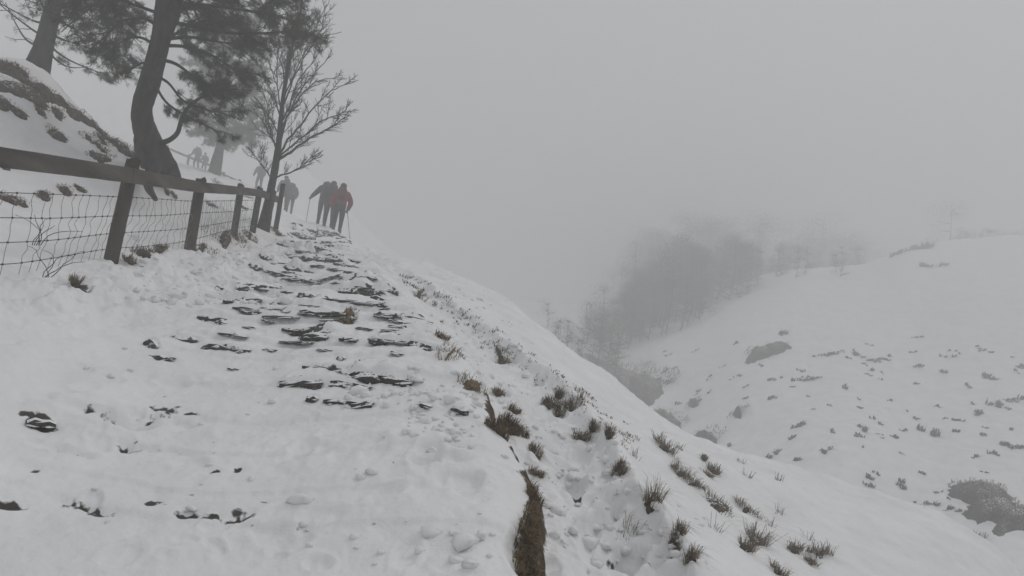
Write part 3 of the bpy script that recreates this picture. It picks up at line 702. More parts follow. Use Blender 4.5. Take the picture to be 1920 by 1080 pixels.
def near_fence():
    f0 = un(207, 490, 6.3); fe = empty('fence', f0)
    tag(fe, 'timber post and rail fence with wire netting left of the path', 'fence')
    p0 = (-190, 530, -120, 240, 4.15, .085)
    L = [p0]+PD; feet = []; tops = []
    for (a, b, c, d, dd, r) in L:
        ft = un(a, b, dd); tp = un(c, d, dd*1.0)
        ft[2] = min(ft[2], gz(ft[0], ft[1])); feet.append(ft); tops.append(tp); post(fe, ft, tp, r)
    # rails hang on the path side
    RY = [(0,292,4.45),(245,329,6.17),(376,351,8.45),(452,358,11.45),(488,362,12.45),(520,374,14.4)]
    R = [un(-230, 262, 3.6)]+[un(*q) for q in RY]
    for i in range(len(R)-1):
        if i == 0: continue
        a = R[i]; b = R[i+1]
        if i == 1: a = R[0]
        d = (b-a)/np.linalg.norm(b-a)
        plank(fe, a+d*.004, b-d*.004, .145 if i < 3 else .14, .045)
    # line wires: photo heights on every post
    WY = [[(0,361,4.5),(100,364,5.1),(222,369,6.25),(300,373,7.4),(362,377,8.55),(447,376,11.55),(487,375,12.55)],
          [(0,408,4.5),(100,409,5.1),(215,405,6.25),(300,404,7.4),(362,400,8.55),(447,396,11.55),(484,391,12.55)],
          [(0,455,4.5),(100,450,5.1),(205,438,6.25),(290,433,7.4),(360,427,8.55),(444,414,11.55),(482,408,12.55)],
          [(0,496,4.5),(80,487,5.0),(200,467,6.25),(280,461,7.4),(358,450,8.55),(442,428,11.55),(480,424,12.55)]]
    W3 = []
    for wy in WY:
        P = spline([un(wy[0][0]-260, wy[0][1]+(wy[0][1]-wy[1][1])*1.5, 3.55)]+[un(*q) for q in wy], 8); W3.append(P)
        b = MB(); b.tube(P, [.0034]*len(P), 5); b.build('wire', M_WIRE, fe, True, f0)
    # stays and knots
    n = len(W3[0]); total = sum(np.linalg.norm(W3[0][i+1]-W3[0][i]) for i in range(n-1))
    def along(P, s):
        acc = 0; T = sum(np.linalg.norm(P[i+1]-P[i]) for i in range(len(P)-1)); s *= T
        for i in range(len(P)-1):
            l = np.linalg.norm(P[i+1]-P[i])
            if acc+l >= s: return P[i]+(P[i+1]-P[i])*(s-acc)/l
            acc += l
        return P[-1]
    N = int(total/.15); kn = MB()
    for j in range(1, N):
        s = j/N; pts = []
        jx = random.uniform(-.02, .02); kink = random.uniform(-.05, .05)
        for wi, P in enumerate(W3):
            q = along(P, min(1, s+(.010-.006*wi)*(1-s)+.003*math.sin(j*1.7))); pts.append(q); 
            kn.tube([q-[0, 0, .007], q+[0, 0, .007]], [.0075, .0075], 5)
        low = pts[-1]+(pts[-1]-pts[-2])*.55; 
        full = []
        for k in range(3):
            a, b_ = pts[k], pts[k+1]; full += [a, (a*2+b_)/3+np.array([random.uniform(-.02, .02)+kink*.5, random.uniform(-.01, .01), 0]), (a+2*b_)/3+np.array([random.uniform(-.015, .015), 0, 0])]
        full += [pts[3], low]
        b = MB(); b.tube(spline(full, 2), [.0026]*(2*(len(full)-1)+1), 4); b.build('stay_wire', M_STAY, fe, True, f0)
    o = kn.build('wire_knots', M_WIRE, fe, True, f0); tag(o, kind='stuff')
    # dead stems tangled in the netting
    for (px, py, d) in ((80, 500, 4.9), (60, 440, 4.8)):
        b = MB()
        for k in range(5):
            q = un(px+k*4, py+20, d); pts = [q]; dr = np.array([random.uniform(-.3, .5), 0, 1.])
            for s in range(7): dr = dr+np.array([random.uniform(-.5, .5), random.uniform(-.2, .2), -.12]); pts.append(pts[-1]+dr/np.linalg.norm(dr)*.045)
            b.tube(pts, list(np.linspace(.004, .0015, 8)), 4)
        o = b.build('dead_stem', M_BARK2, None, True, un(px, py+20, d)); o.location = tuple(un(px, py+20, d))
        tag(o, 'dry curled bramble stems low in the netting near the left edge' if py == 500 else 'dry curled bramble stems higher in the netting near the left edge', 'bramble')
near_fence()
def far_fence():
    Q = [(285,258,44),(315,278,45),(355,295,46),(400,312,46),(420,328,42),(450,342,40),(478,356,40)]
    f0 = un(315, 300, 45); fe = empty('fence', f0); tag(fe, 'faint misty rail fence high on the slope behind the pines', 'fence')
    R = [un(a, b, d) for a, b, d in Q]
    for i in range(len(R)-1): plank(fe, R[i], R[i+1]-(R[i+1]-R[i])*.004, .15, .06)
    for a, b, d in Q:
        t = un(a, b-5, d); post(fe, [t[0], t[1], min(t[2]-1.1, gz(t[0], t[1])-.1)], t, .08)
far_fence()

# ------------------------------------------------------------------ trees
def unit(v): return v/(np.linalg.norm(v)+1e-9)
def rv(R2, s=1.0): return np.array([R2.gauss(0, s), R2.gauss(0, s), R2.gauss(0, s)])
def needles(C_, D_, n, ln, w, R_=RNG):
    """tufts: centres C_, directions D_, n needles each"""
    C_ = np.repeat(np.array(C_), n, 0); D_ = np.repeat(np.array(D_), n, 0); m_ = len(C_)
    d = D_*.75+R_.normal(0, .62, (m_, 3)); d[:, 2] += .08; d /= np.linalg.norm(d, axis=1)[:, None]
    L = ln*(.6+.6*R_.random(m_))[:, None]; a = np.cross(d, R_.normal(0, 1, (m_, 3))); a /= np.linalg.norm(a, axis=1)[:, None]
    r0 = C_+R_.normal(0, ln*.12, (m_, 3))
    v = np.stack([r0-a*w, r0+a*w, r0+d*L], 1).reshape(-1, 3)
    return v, np.arange(m_*3, dtype=np.int32).reshape(-1, 3)
class Tree:
    def __init__(s, name, foot, label, cat, bark, seed):
        s.R = random.Random(seed); s.t = empty(name, foot); tag(s.t, label, cat); s.foot = np.array(foot); s.bark = bark
        s.tuftC = []; s.tuftD = []; s.tw = MB()
    def limb(s, P, r0, r1, part='limb', n=7, k=5, wob=.0):
        Q = spline(P, k); Q = [q+rv(s.R, wob) if 0 < i < len(Q)-1 else q for i, q in enumerate(Q)]
        rad = [r0+(r1-r0)*(i/(len(Q)-1))**.8 for i in range(len(Q))]
        b = MB(); b.tube(Q, rad, n); b.build(part, s.bark, s.t, True, s.foot); return Q, rad
    def spray(s, Q, rad, start=.35, ntw=14, tl=.7, ntuft=7, flat=.35, droop=-.05, sub=2):
        """side twigs carrying needle tufts along the outer part of a limb"""
        n = len(Q)
        for j in range(ntw):
            i = int((start+(1-start)*s.R.random()**.7)*(n-2)); q = Q[i]; d = unit(Q[min(i+1, n-1)]-Q[max(0, i-1)])
            for _ in range(1):
                sd = unit(np.cross(d, [0, 0, 1]))*s.R.choice((-1, 1)); dr = unit(d*s.R.uniform(.3, 1)+sd*s.R.uniform(.3, 1)+np.array([0, 0, s.R.uniform(-flat, flat)+droop]))
                L = tl*s.R.uniform(.5, 1.15); pts = [q]
                for k in range(4): dr = unit(dr+rv(s.R, .16)+np.array([0, 0, droop])); pts.append(pts[-1]+dr*L/4)
                s.tw.tube(pts, [max(.004, rad[i]*.35), .008, .006, .005, .004], 4, False)
                for k in range(ntuft):
                    u = .25+.75*s.R.random(); ii = min(3, int(u*4)); c = pts[ii]+(pts[ii+1]-pts[ii])*(u*4-ii)+rv(s.R, .05*tl)
                    s.tuftC.append(c); s.tuftD.append(unit(pts[ii+1]-pts[ii]+rv(s.R, .5)))
                    for z in range(sub):
                        e = unit(dr+rv(s.R, .6)); e2 = c+e*L*.18*s.R.random()
                        s.tuftC.append(e2); s.tuftD.append(e)
    def finish(s, nn=11, ln=.085, w=.0028, m=None, frost=0):
        if s.tw.v: o = s.tw.build('twigs', s.bark, s.t, True, s.foot); tag(o, kind='stuff')
        if s.tuftC:
            A = np.array(s.tuftC)-s.foot; D = np.array(s.tuftD)
            if frost:
                k = int(len(A)*frost); v, f = needles(A[:k], D[:k], nn, ln, w); o = mesh_obj('frosted_needles', v, f, M_FROST, s.t, False); tag(o, kind='stuff'); A, D = A[k:], D[k:]
            v, f = needles(A, D, nn, ln, w); o = mesh_obj('needles', v, f, m or M_NEEDLE, s.t, False); tag(o, kind='stuff')

def trunk(T, P, rad, n=12, k=6):
    Q = spline(P, k); rr_ = np.interp(np.linspace(0, 1, len(Q)), np.linspace(0, 1, len(rad)), rad)
    b = MB(); vs = []; fs = []
    b.tube(Q, [r*(1+.03*T.R.uniform(-1, 1)) for r in rr_], n); b.build('trunk', T.bark, T.t, True, T.foot); return Q, rr_

# pine 2 (nearest, over the fence)
def pine_near():
    d = 10.6; ft = un(295, 318, d)
    T = Tree('pine_tree', ft, 'large crooked pine leaning over the fence, trunk bowed to the left', 'tree', M_BARK, 3)
    Q, r = trunk(T, [un(338, 345, d+.5), un(316, 318, d+.2), un(293, 288, d), un(274, 250, d), un(266, 205, d), un(282, 150, d), un(300, 80, d-.1), un(318, 0, d-.2), un(338, -130, d-.4), un(352, -300, d-.5), un(360, -520, d-.5), un(362, -760, d-.5)],
                 [.05, .17, .21, .185, .155, .158, .14, .20, .19, .17, .11, .03])
    T.limb([un(290, 290, d), un(285, 330, d-.5), un(278, 350, d-.9), un(292, 374, d-1.3)], .16, .03, 'root'); T.limb([un(268, 262, d), un(264, 285, d-.2), un(270, 312, d-.5)], .15, .05, 'root')
    # bowed dead limb low on the right
    q, rd = T.limb([un(290, 268, d), un(312, 265, d-.2), un(332, 250, d-.3), (un(340, 225, d-.3)), un(350, 205, d-.4), un(368, 188, d-.5), un(400, 172, d-.6), un(440, 160, d-.7)], .05, .014)
    T.spray(q, rd, .7, 12, .5, 6)
    # explicit limbs (photo targets)
    for P, n, tl in [
      ([(308,40),(370,50),(430,62),(500,62),(550,58),(588,64)], 44, .48),
      ([(316,5),(390,10),(460,20),(520,30),(560,45)], 36, .55),
      ([(330,-60),(420,-50),(480,-20),(540,5)], 34, .7),
      ([(300,85),(350,88),(400,105),(445,132),(488,140)], 34, .45),
      ([(292,110),(330,120),(370,150),(405,170),(440,166)], 34, .45),
      ([(300,75),(360,70),(420,80),(478,86)], 26, .5),
            ([(286,140),(315,155),(345,190),(385,205),(420,212)], 14, .42),
      ([(286,150),(310,190),(345,215),(385,235),(415,250)], 10, .4),
      ([(310,30),(255,10),(215,0),(170,20)], 30, .6),
      ([(305,55),(270,35),(230,40),(190,75),(160,100)], 26, .55),
      ([(298,90),(262,70),(225,80),(190,110)], 20, .5),
      ([(322,-20),(270,-30),(210,-10),(150,30),(115,60)], 34, .65),
      ([(330,-60),(250,-60),(180,-40),(120,10)], 26, .7),
      ([(286,125),(268,118),(245,130),(225,140)], 6, .35),
      ([(335,-120),(430,-110),(520,-60),(560,-20)], 30, .7),
      ([(315,10),(350,15),(390,-5),(430,-15)], 30, .6),
      ([(300,80),(335,60),(380,40),(420,40)], 26, .55)]:
        dz = T.R.uniform(-1.6, 1.2); pts = [un(a, b, d-.1+dz*(i/(len(P)-1))) for i, (a, b) in enumerate(P)]
        q, rd = T.limb(pts, .024+.0003*n, .008, 'limb', 6); T.spray(q, rd, .22, int(n*.95), tl, 6)
    for i in range(26):     # crown above the frame
        k = int(len(Q)*(.62+.36*T.R.random())); a = T.R.uniform(0, 6.28); L = T.R.uniform(1.4, 3.2)*(1.25-k/len(Q)*.7)
        e = Q[k]+np.array([math.cos(a)*L, math.sin(a)*L, T.R.uniform(-.2, .8)]); q, rd = T.limb([Q[k], (Q[k]+e)/2+[0, 0, .2], e], .05, .012, 'limb', 5)
        T.spray(q, rd, .3, 16, .7, 5, sub=1)
    T.finish(12, .085, .0032)
pine_near()
def pine_left():
    d = 13.2; ft = un(72, 152, d)
    T = Tree('pine_tree', ft, 'leftmost pine with a flared base on the crest of the bank', 'tree', M_BARK, 8)
    Q, r = trunk(T, [un(60, 165, d), un(68, 135, d), un(80, 95, d), un(92, 45, d), un(102, 0, d), un(120, -110, d), un(140, -260, d), un(150, -420, d)], [.38, .25, .185, .158, .148, .13, .09, .03])
    T.limb([un(75, 125, d), un(55, 138, d), un(40, 150, d+.3)], .13, .03, 'root'); T.limb([un(78, 140, d), un(100, 168, d), un(130, 192, d)], .15, .05, 'root')
    for P, n, tl, tf in [
      ([(88,45),(60,38),(25,20),(-20,-5)], 5, .6, 1), ([(84,70),(60,55),(20,25),(-10,0)], 6, .6, 1), ([(92,30),(70,-5),(50,-30)], 8, .6, 3),
      ([(80,90),(50,75),(30,45),(10,5)], 5, .5, 1), ([(98,15),(140,12),(200,14),(240,25)], 14, .6, 5), ([(95,30),(140,55),(190,85),(240,110)], 14, .6, 6),
      ([(96,30),(150,35),(210,40),(265,80)], 14, .6, 6), ([(88,60),(120,75),(165,90),(215,118)], 18, .55, 8), ([(86,75),(110,100),(150,122),(220,148)], 10, .5, 6),
      ([(100,5),(160,-20),(220,10),(265,40)], 18, .7, 6), ([(84,85),(105,112),(130,126),(160,126)], 3, .3, 0)]:
        pts = [un(a, b, d+T.R.uniform(-.8, .8)*(i/(len(P)-1))) for i, (a, b) in enumerate(P)]
        q, rd = T.limb(pts, .03, .007, 'limb', 6); T.spray(q, rd, .3, int(n*.8)+1, tl, tf)
    for i in range(20):
        k = int(len(Q)*(.6+.38*T.R.random())); a = T.R.uniform(0, 6.28); L = T.R.uniform(1.2, 2.6)
        e = Q[k]+np.array([math.cos(a)*L, math.sin(a)*L, T.R.uniform(-.2, .6)]); q, rd = T.limb([Q[k], (Q[k]+e)/2+[0, 0, .2], e], .05, .012, 'limb', 5)
        T.spray(q, rd, .3, 12, .7, 4, sub=1)
    T.finish(11, .085, .003, frost=.25)
pine_left()
def pine_mist():
    d = 33; ft = un(405, 328, d)
    T = Tree('pine_tree', ft, 'misty pine standing up the slope between the fence rails and the bare tree', 'tree', M_BARK, 12)
    Q, r = trunk(T, [un(400, 334, d), un(406, 305, d), un(412, 275, d), un(416, 230, d), un(424, 170, d), un(430, 100, d), un(436, 20, d)], [.34, .28, .2, .19, .17, .12, .05])
    for P in [[(414,268),(430,255),(462,262)],[(412,270),(400,255),(380,240)],[(416,250),(440,240),(470,235)],[(416,240),(395,225),(375,215)],[(418,225),(445,205),(475,195)],[(418,220),(400,200),(380,190)],
              [(422,190),(450,175),(478,160)],[(422,185),(405,165),(385,155)],[(425,160),(450,135),(470,120)],[(425,150),(400,130),(385,120)],[(430,110),(450,90),(465,80)],[(430,100),(410,85),(395,75)],[(433,60),(450,45),(455,30)],[(433,60),(420,45),(410,30)]]:
        pts = [un(a, b, d+T.R.uniform(-1.5, 1.5)*(i/2)) for i, (a, b) in enumerate(P)]
        q, rd = T.limb(pts, .1, .03, 'limb', 5); T.spray(q, rd, .15, 26, 1.2, 6)
    T.finish(9, .22, .014)
pine_mist()

# bare sapling at the fence end
def bare_tree():
    d = 13.4; ft = un(498, 428, d)
    T = Tree('bare_tree', ft, 'bare leafless tree at the fence end beside the climbing hikers', 'tree', M_BARK2, 21)
    R2 = T.R
    Q, r = trunk(T, [un(492, 436, d), un(500, 400, d), un(507, 360, d), un(514, 325, d), un(519, 295, d), un(523, 265, d), un(527, 220, d), un(532, 175, d), un(540, 130, d), un(548, 85, d), un(560, 40, d), un(568, -10, d), un(575, -60, d)],
                 [.145, .11, .08, .075, .072, .06, .05, .04, .04, .032, .024, .016, .006], 9)
    tw = MB()
    def grow(Q, r0, depth_, L, n, up=.25):
        for j in range(n):
            i = int((.15+.8*(j+R2.random())/n)*(len(Q)-2)); a = Q[i]; dd = unit(Q[i+1]-Q[i])
            side = unit(rv(R2)*[1, .8, .6]); side = unit(side-dd*np.dot(side, dd))
            dr = unit(dd*.95+side*R2.uniform(.5, .9)+np.array([.05, 0, up])); l = L*R2.uniform(.55, 1.1)*(1.1-.5*i/len(Q))
            pts = [a]
            for k in range(5): dr = unit(dr+rv(R2, .13)+np.array([0, 0, .06])); pts.append(pts[-1]+dr*l/5)
            rr_ = list(np.linspace(r0, r0*.4, 6)); tw.tube(pts, rr_, 4, False)
            if depth_ > 0: grow(pts, max(.0035, r0*.55), depth_-1, l*.55, 5 if depth_ > 1 else 4, up*.6)
    for P, r0, n in [
      ([(519,297),(560,262),(600,228),(640,212),(662,190)], .03, 9), ([(531,190),(560,120),(590,75),(640,60)], .024, 9), ([(545,100),(580,70),(600,35),(618,0)], .02, 8),
      ([(521,300),(545,285),(575,262),(610,245),(640,225),(658,205)], .045, 9),
      ([(523,290),(540,262),(562,238),(585,205),(615,175),(645,160),(672,150)], .04, 10),
      ([(522,275),(532,240),(545,205),(570,160),(600,125),(625,100)], .035, 9),
      ([(524,255),(540,215),(565,180),(600,150),(650,148)], .028, 8),
      ([(526,235),(545,190),(560,150),(590,110),(612,60)], .03, 9),
      ([(530,200),(550,150),(575,100),(600,60),(612,10)], .028, 8),
      ([(535,160),(528,120),(515,90),(500,60)], .022, 6),
      ([(527,225),(515,185),(500,150),(480,110)], .026, 7),
      ([(524,255),(508,225),(490,200),(470,185)], .022, 6),
      ([(521,285),(508,255),(490,225),(470,200)], .024, 6),
      ([(540,130),(555,90),(580,55),(600,20)], .022, 7),
      ([(520,290),(512,262),(505,235),(500,195),(490,160)], .02, 6),
      ([(513,333),(540,325),(565,312),(585,295),(606,282)], .028, 6),
      ([(511,338),(495,315),(480,295),(464,274)], .022, 5),
      ([(530,180),(538,130),(545,80),(575,20)], .03, 8),
      ([(528,210),(520,160),(522,100),(530,50)], .024, 7)]:
        dz = R2.uniform(-1.0, 1.0)
        pts = [un(a, b, d+dz*(i/(len(P)-1))) for i, (a, b) in enumerate(P)]
        q, rd = T.limb(pts, r0*.75, .006, 'branch', 6, 4, .008); grow(q, .0085, 2, .62, n+1)
    T.tw = tw; T.finish()
bare_tree()

# far wood across the ravine
def wood(name, spots, label, stuff=True, seed=2, cat=None):
    R2 = random.Random(seed); rng = np.random.default_rng(seed); CC = []; b = MB(); vs = []; fs = []
    cent = []; rad = []
    for (px, py, d, h) in spots:
        top = un(px, py, d); g_ = gz(top[0], top[1]); z0 = top[2]-h
        z0 = min(z0, g_) if top[2]-g_ < h*2.2 else z0
        z0 = min(g_, z0)-.3
        b.tube([[top[0], top[1], z0], [top[0]+.2, top[1], (z0+top[2])/2], [top[0], top[1], top[2]-.5]], [h*.009, h*.007, .02], 6)
        for k in range(18):
            t = R2.random(); rr_ = h*.32*(1.15-t)**.5; a = R2.uniform(0, 6.28); q = R2.random()**.5*rr_
            zz = top[2]-h*.95*(1-t)-.1
            cent.append((top[0]+math.cos(a)*q, top[1]+math.sin(a)*q, zz)); rad.append(h*.11*R2.uniform(.7, 1.3))
            if k % 2 == 0: b.tube([[top[0], top[1], zz-.3*q], cent[-1]], [.06, .02], 4, False)
    cent = np.array(cent); rad = np.array(rad); n = 150
    c = np.repeat(cent, n, 0); rr_ = np.repeat(rad, n)[:, None]; dv = rng.normal(0, 1, (len(c), 3)); dv /= np.linalg.norm(dv, axis=1)[:, None]; dv *= rng.random((len(c), 1))**.4
    p = c+dv*rr_*[1.5, 1.5, .9]; s = rr_*.115; a1 = rng.normal(0, 1, p.shape); a2 = rng.normal(0, 1, p.shape)
    a1 /= np.linalg.norm(a1, axis=1)[:, None]; a2 /= np.linalg.norm(a2, axis=1)[:, None]
    v = np.stack([p, p+a1*s, p+a2*s*.8], 1).reshape(-1, 3); f = np.arange(len(v), dtype=np.int32).reshape(-1, 3)
    # one object: trunks + crowns
    if stuff:
        me = mesh_obj(name, v, f, M_NEEDLE2, smooth=False)
        bm = bmesh.new(); bm.from_mesh(me.data); me.data.materials.append(M_BARK)
        vv = [bm.verts.new(q) for q in b.v]
        for q in b.f:
            fc = bm.faces.new([vv[i] for i in q]); fc.material_index = 1
        bm.to_mesh(me.data); bm.free(); tag(me, label, kind='stuff'); return me
    px, py, d, h = spots[0]; top = un(px, py, d); ft = np.array([top[0], top[1], gz(top[0], top[1])])
    t = empty(name, ft); tag(t, label, cat); b.build('trunk', M_BARK, t, True, ft)
    o = mesh_obj('crown', v-ft, f, M_NEEDLE2, t, False); tag(o, kind='stuff')
R3 = random.Random(4); SP = []
def proj(P):
    v = np.asarray(P)-EYE; d = v@_f; return 960+F*(v@CR)/d, 540-F*(v@CU)/d, d
def ytop(x): return np.interp(x, [985, 1040, 1080, 1120, 1180, 1240, 1290, 1350, 1400, 1450, 1520, 1560, 1640, 1700], [620, 575, 600, 540, 490, 430, 392, 380, 398, 410, 398, 430, 440, 450])
def plant(n, x0, x1, d0, d1, h0, h1, drop, spread, seed):
    R3 = random.Random(seed); k = 0
    for t_ in range(6000):
        if k >= n: break
        x = R3.uniform(x0, x1); dd = R3.uniform(d0, d1); g_ = un(x, 600, dd); g_[2] = gz(g_[0], g_[1]); bx, by, dd = proj(g_)
        room = (by-ytop(bx)-drop-38*float(fbm(np.array([bx/55.+seed]), np.array([3.3]), 2)[0])-R3.random()**2*spread)/F*dd; h_ = min(R3.uniform(h0, h1), room)
        if h_ < h0*.4 or not (975 < bx < x1): continue
        SP.append((bx, by-h_/dd*F, dd, h_)); k += 1
plant(150, 1000, 1620, 62, 92, 6, 12, 45, 90, 4)
plant(110, 1040, 1660, 98, 132, 11, 20, 0, 60, 5)
plant(40, 985, 1180, 44, 60, 1.5, 4.5, 0, 60, 6)
plant(90, 1010, 1330, 56, 80, 2.5, 6.5, 30, 60, 9)
wood('forest', SP, 'dark mass of fir wood fading into mist at the head of the ravine')
for (px, py, d, h, lb) in [(1785,378,84,8.5,'faint round tree alone on the misty skyline at the upper right'),
                           (1030,565,66,4.5,'small faint tree at the left end of the misty wood'),
                           (1135,538,66,6,'faint tree rising from the left part of the misty wood'),
                           (1195,450,82,8,'tall faint tree at the upper left of the misty wood')]:
    wood('misty_tree', [(px, py, d, h)], lb, False, int(px), 'tree')
wood('hedge', [(1800+i*14, 428+R3.uniform(-5, 5), 74, 3.2) for i in range(14)], 'blurred hedge line along the top of the opposite hillside at the right edge', True, 31)

# ------------------------------------------------------------------ people
def cloth(name, c1, c2=None): return mat(name, c1, c2 or tuple(x*1.5 for x in c1), 12, rough=.85, bump=.4, bscale=18)
M_SKIN = mat('skin', (.35, .22, .16), rough=.6); M_BOOT = mat('boot_leather', (.02, .017, .015), (.04, .035, .03), 20)
M_GLOVE = mat('glove', (.02, .02, .02), (.04, .04, .04), 20); M_HAIR = mat('hair', (.03, .02, .015), (.06, .045, .03), 60)
M_POLE = mat('pole_metal', (.12, .12, .13), (.2, .2, .21), 20, rough=.4)
def person(foot, heading, hgt, jacket, trousers, hat, label, lean=.18, stride=.2, larm=None, rarm=None, pack=None, packlabel=None, group='hikers climbing the path', lift=0.0):
    """body: one skin surface; clothes: shells cut from it"""
    L0 = lean
    J = {  # name: (pos, radius)
     'pel': ((0, 0, .93), .165), 'sp': ((0, .25*L0+.01, 1.10), .165), 'ch': ((0, .6*L0, 1.30), .195), 'nk': ((0, .92*L0+.01, 1.47), .062), 'hd': ((0, 1.05*L0+.03, 1.58), .085), 'tp': ((0, 1.12*L0+.03, 1.70), .082),
     'lh': ((-.10, .0, .87), .105), 'lk': ((-.11, stride*.9+.05, .50), .068), 'la': ((-.11, stride*.75, .10+lift), .045), 'lt': ((-.12, stride*.75+.17, .045+lift), .04),
     'rh': ((.10, .0, .87), .105), 'rk': ((.11, -stride*.15+.05, .48), .068), 'ra': ((.11, -stride*.9, .11), .045), 'rt': ((.12, -stride*.9+.17, .045), .04),
     'ls': ((-.20, .82*L0, 1.375), .09), 'rs': ((.20, .82*L0, 1.375), .09)}
    la = larm or ((-.29, .75*L0-.02, 1.12), (-.28, .75*L0+.20, .98)); ra = rarm or ((.29, .75*L0-.02, 1.12), (.28, .75*L0+.20, .98))
    J['le'] = (la[0], .066); J['lw'] = (la[1], .036); J['re'] = (ra[0], .066); J['rw'] = (ra[1], .036)
    def hand(e, w): e, w = np.array(e), np.array(w); return tuple(w+unit(w-e)*.075)
    J['lp'] = (hand(*la), .036); J['rp'] = (hand(*ra), .036)
    E = [('pel', 'sp'), ('sp', 'ch'), ('ch', 'nk'), ('nk', 'hd'), ('hd', 'tp'), ('pel', 'lh'), ('lh', 'lk'), ('lk', 'la'), ('la', 'lt'), ('pel', 'rh'), ('rh', 'rk'), ('rk', 'ra'), ('ra', 'rt'),
         ('ch', 'ls'), ('ls', 'le'), ('le', 'lw'), ('lw', 'lp'), ('ch', 'rs'), ('rs', 're'), ('re', 'rw'), ('rw', 'rp')]
    ks = list(J); me = bpy.data.meshes.new('body_src'); me.from_pydata([J[k][0] for k in ks], [(ks.index(a), ks.index(b)) for a, b in E], []); me.update()
    o = bpy.data.objects.new('body_src', me); C.objects.link(o)
    o.modifiers.new('skin', 'SKIN'); sv = me.skin_vertices[0].data
    for i, k in enumerate(ks): sv[i].radius = (J[k][1], J[k][1]*(.72 if k in ('sp', 'ch', 'pel') else 1)); sv[i].use_root = (k == 'pel')
    sub = o.modifiers.new('sub', 'SUBSURF'); sub.levels = 2; sub.render_levels = 2
    dg = bpy.context.evaluated_depsgraph_get(); ev = o.evaluated_get(dg).to_mesh()
    V = np.array([v.co[:] for v in ev.vertices]); Fs = [tuple(p.vertices) for p in ev.polygons]; N = np.array([v.normal[:] for v in ev.vertices])
    o.evaluated_get(dg).to_mesh_clear(); bpy.data.objects.remove(o)
    kx = np.array([J[k][0] for k in ks])
    # nearest bone classification
    lab = []
    segs = [(np.array(J[a][0]), np.array(J[b][0]), a+b) for a, b in E]
    D = []
    for a, b, _ in segs:
        ab = b-a; t = np.clip(((V-a)@ab)/(ab@ab), 0, 1); D.append(np.linalg.norm(V-(a+t[:, None]*ab), axis=1))
    cls = np.argmin(np.array(D), 0); nm = [s[2] for s in segs]
    JK = {'pelsp', 'spch', 'chnk', 'chls', 'lsle', 'lelw', 'chrs', 'rsre', 'rerw'}; TR = {'pellh', 'lhlk', 'lkla', 'pelrh', 'rhrk', 'rkra'}; BT = {'lalt', 'rart'}
    root = empty('person', foot); root.rotation_euler = (0, 0, heading); root.scale = (hgt/1.78,)*3; tag(root, label, 'person', group)
    # fingers join the body mesh: four fingers and a thumb curled round a grip
    b = MB(); b.v = [tuple(v) for v in V]; b.f = list(Fs)
    for sgn, (e, w) in ((-1, la), (1, ra)):
        w_ = np.array(w); dr = unit(w_-np.array(e)); p = w_+dr*.07; sd = unit(np.cross(dr, [0, 0, 1])); dn = np.cross(sd, dr)
        for k, ln in enumerate((.050, .058, .055, .044)):
            q = p+sd*(k-1.5)*.019; b.tube([q-dr*.02, q+dr*ln*.55, q+dr*ln*.75-np.array([0, 0, ln*.45]), q+dr*ln*.35-np.array([0, 0, ln*.75])], [.010, .0095, .009, .007], 6)
        q = p-sd*.034*sgn-dr*.025; b.tube([q, q+dr*.02-sd*.015*sgn-[0, 0, .012], q+dr*.04-[0, 0, .035]], [.012, .011, .008], 6)
    # nose and ears
    hd = np.array(J['hd'][0]); b.tube([hd+[0, .06, .06], hd+[0, .105, .035], hd+[0, .09, .02]], [.008, .014, .008], 6)
    for s_ in (-1, 1): b.tube([hd+[s_*.075, 0, .07], hd+[s_*.092, -.012, .05], hd+[s_*.078, 0, .02]], [.01, .016, .008], 6)
    body = b.build('body', M_SKIN, root)
    body.data.materials.append(M_GLOVE)
    nb = len(Fs)
    for i, p in enumerate(body.data.polygons):
        c_ = p.center
        if (i >= nb and c_.z < 1.4) or (i < nb and nm[cls[Fs[i][0]]] in ('lwlp', 'rwrp')): p.material_index = 1
    def shell(name, keep, m, off):
        fs = [f for f in Fs if sum(nm[cls[v]] in keep for v in f) >= 2]; used = sorted({v for f in fs for v in f}); mp = {v: i for i, v in enumerate(used)}
        if fs: mesh_obj(name, V[used]+N[used]*off, [tuple(mp[v] for v in f) for f in fs], m, root)
    shell('trousers', TR | {'pelsp'}, trousers, .012); shell('boots', BT, M_BOOT, .016); shell('jacket', JK | {'pellh' if False else 'pelsp'}, jacket, .026)
    # hat or hood
    hb = MB(); tp = np.array(J['tp'][0]); c0 = (hd+tp)/2+[0, -.005, .01]
    hb.tube([c0+[0, 0, -.02], c0+[0, 0, .03], c0+[0, 0, .075], c0+[0, -.005, .11], c0+[0, -.005, .128]], [.104, .108, .095, .06, .012], 14); 
    if hat is not None: hb.build('hat', hat, root)
    if pack is not None:
        bz = MB(); ch = np.array(J['ch'][0]); sp = np.array(J['sp'][0]); ax = unit(ch-sp); bk = unit(np.cross(ax, [1, 0, 0])); bk = bk if bk[1] < 0 else -bk
        cc = (ch+sp)/2+ax*.05+bk*.20; vs = []; fs = []; n = 16
        prof = [(-.27, .35), (-.25, .85), (-.12, 1.02), (.05, 1.0), (.16, .95), (.24, .8), (.29, .45), (.30, .1)]
        for (z, s) in prof:
            for k in range(n):
                t = 2*math.pi*k/n; cx_ = math.copysign(abs(math.cos(t))**.6, math.cos(t)); sy_ = math.copysign(abs(math.sin(t))**.6, math.sin(t))
                vs.append(cc+ax*z+np.array([1, 0, 0])*cx_*.155*s+bk*sy_*.10*s)
        for i in range(len(prof)-1):
            for k in range(n): fs.append((i*n+k, i*n+(k+1) % n, (i+1)*n+(k+1) % n, (i+1)*n+k))
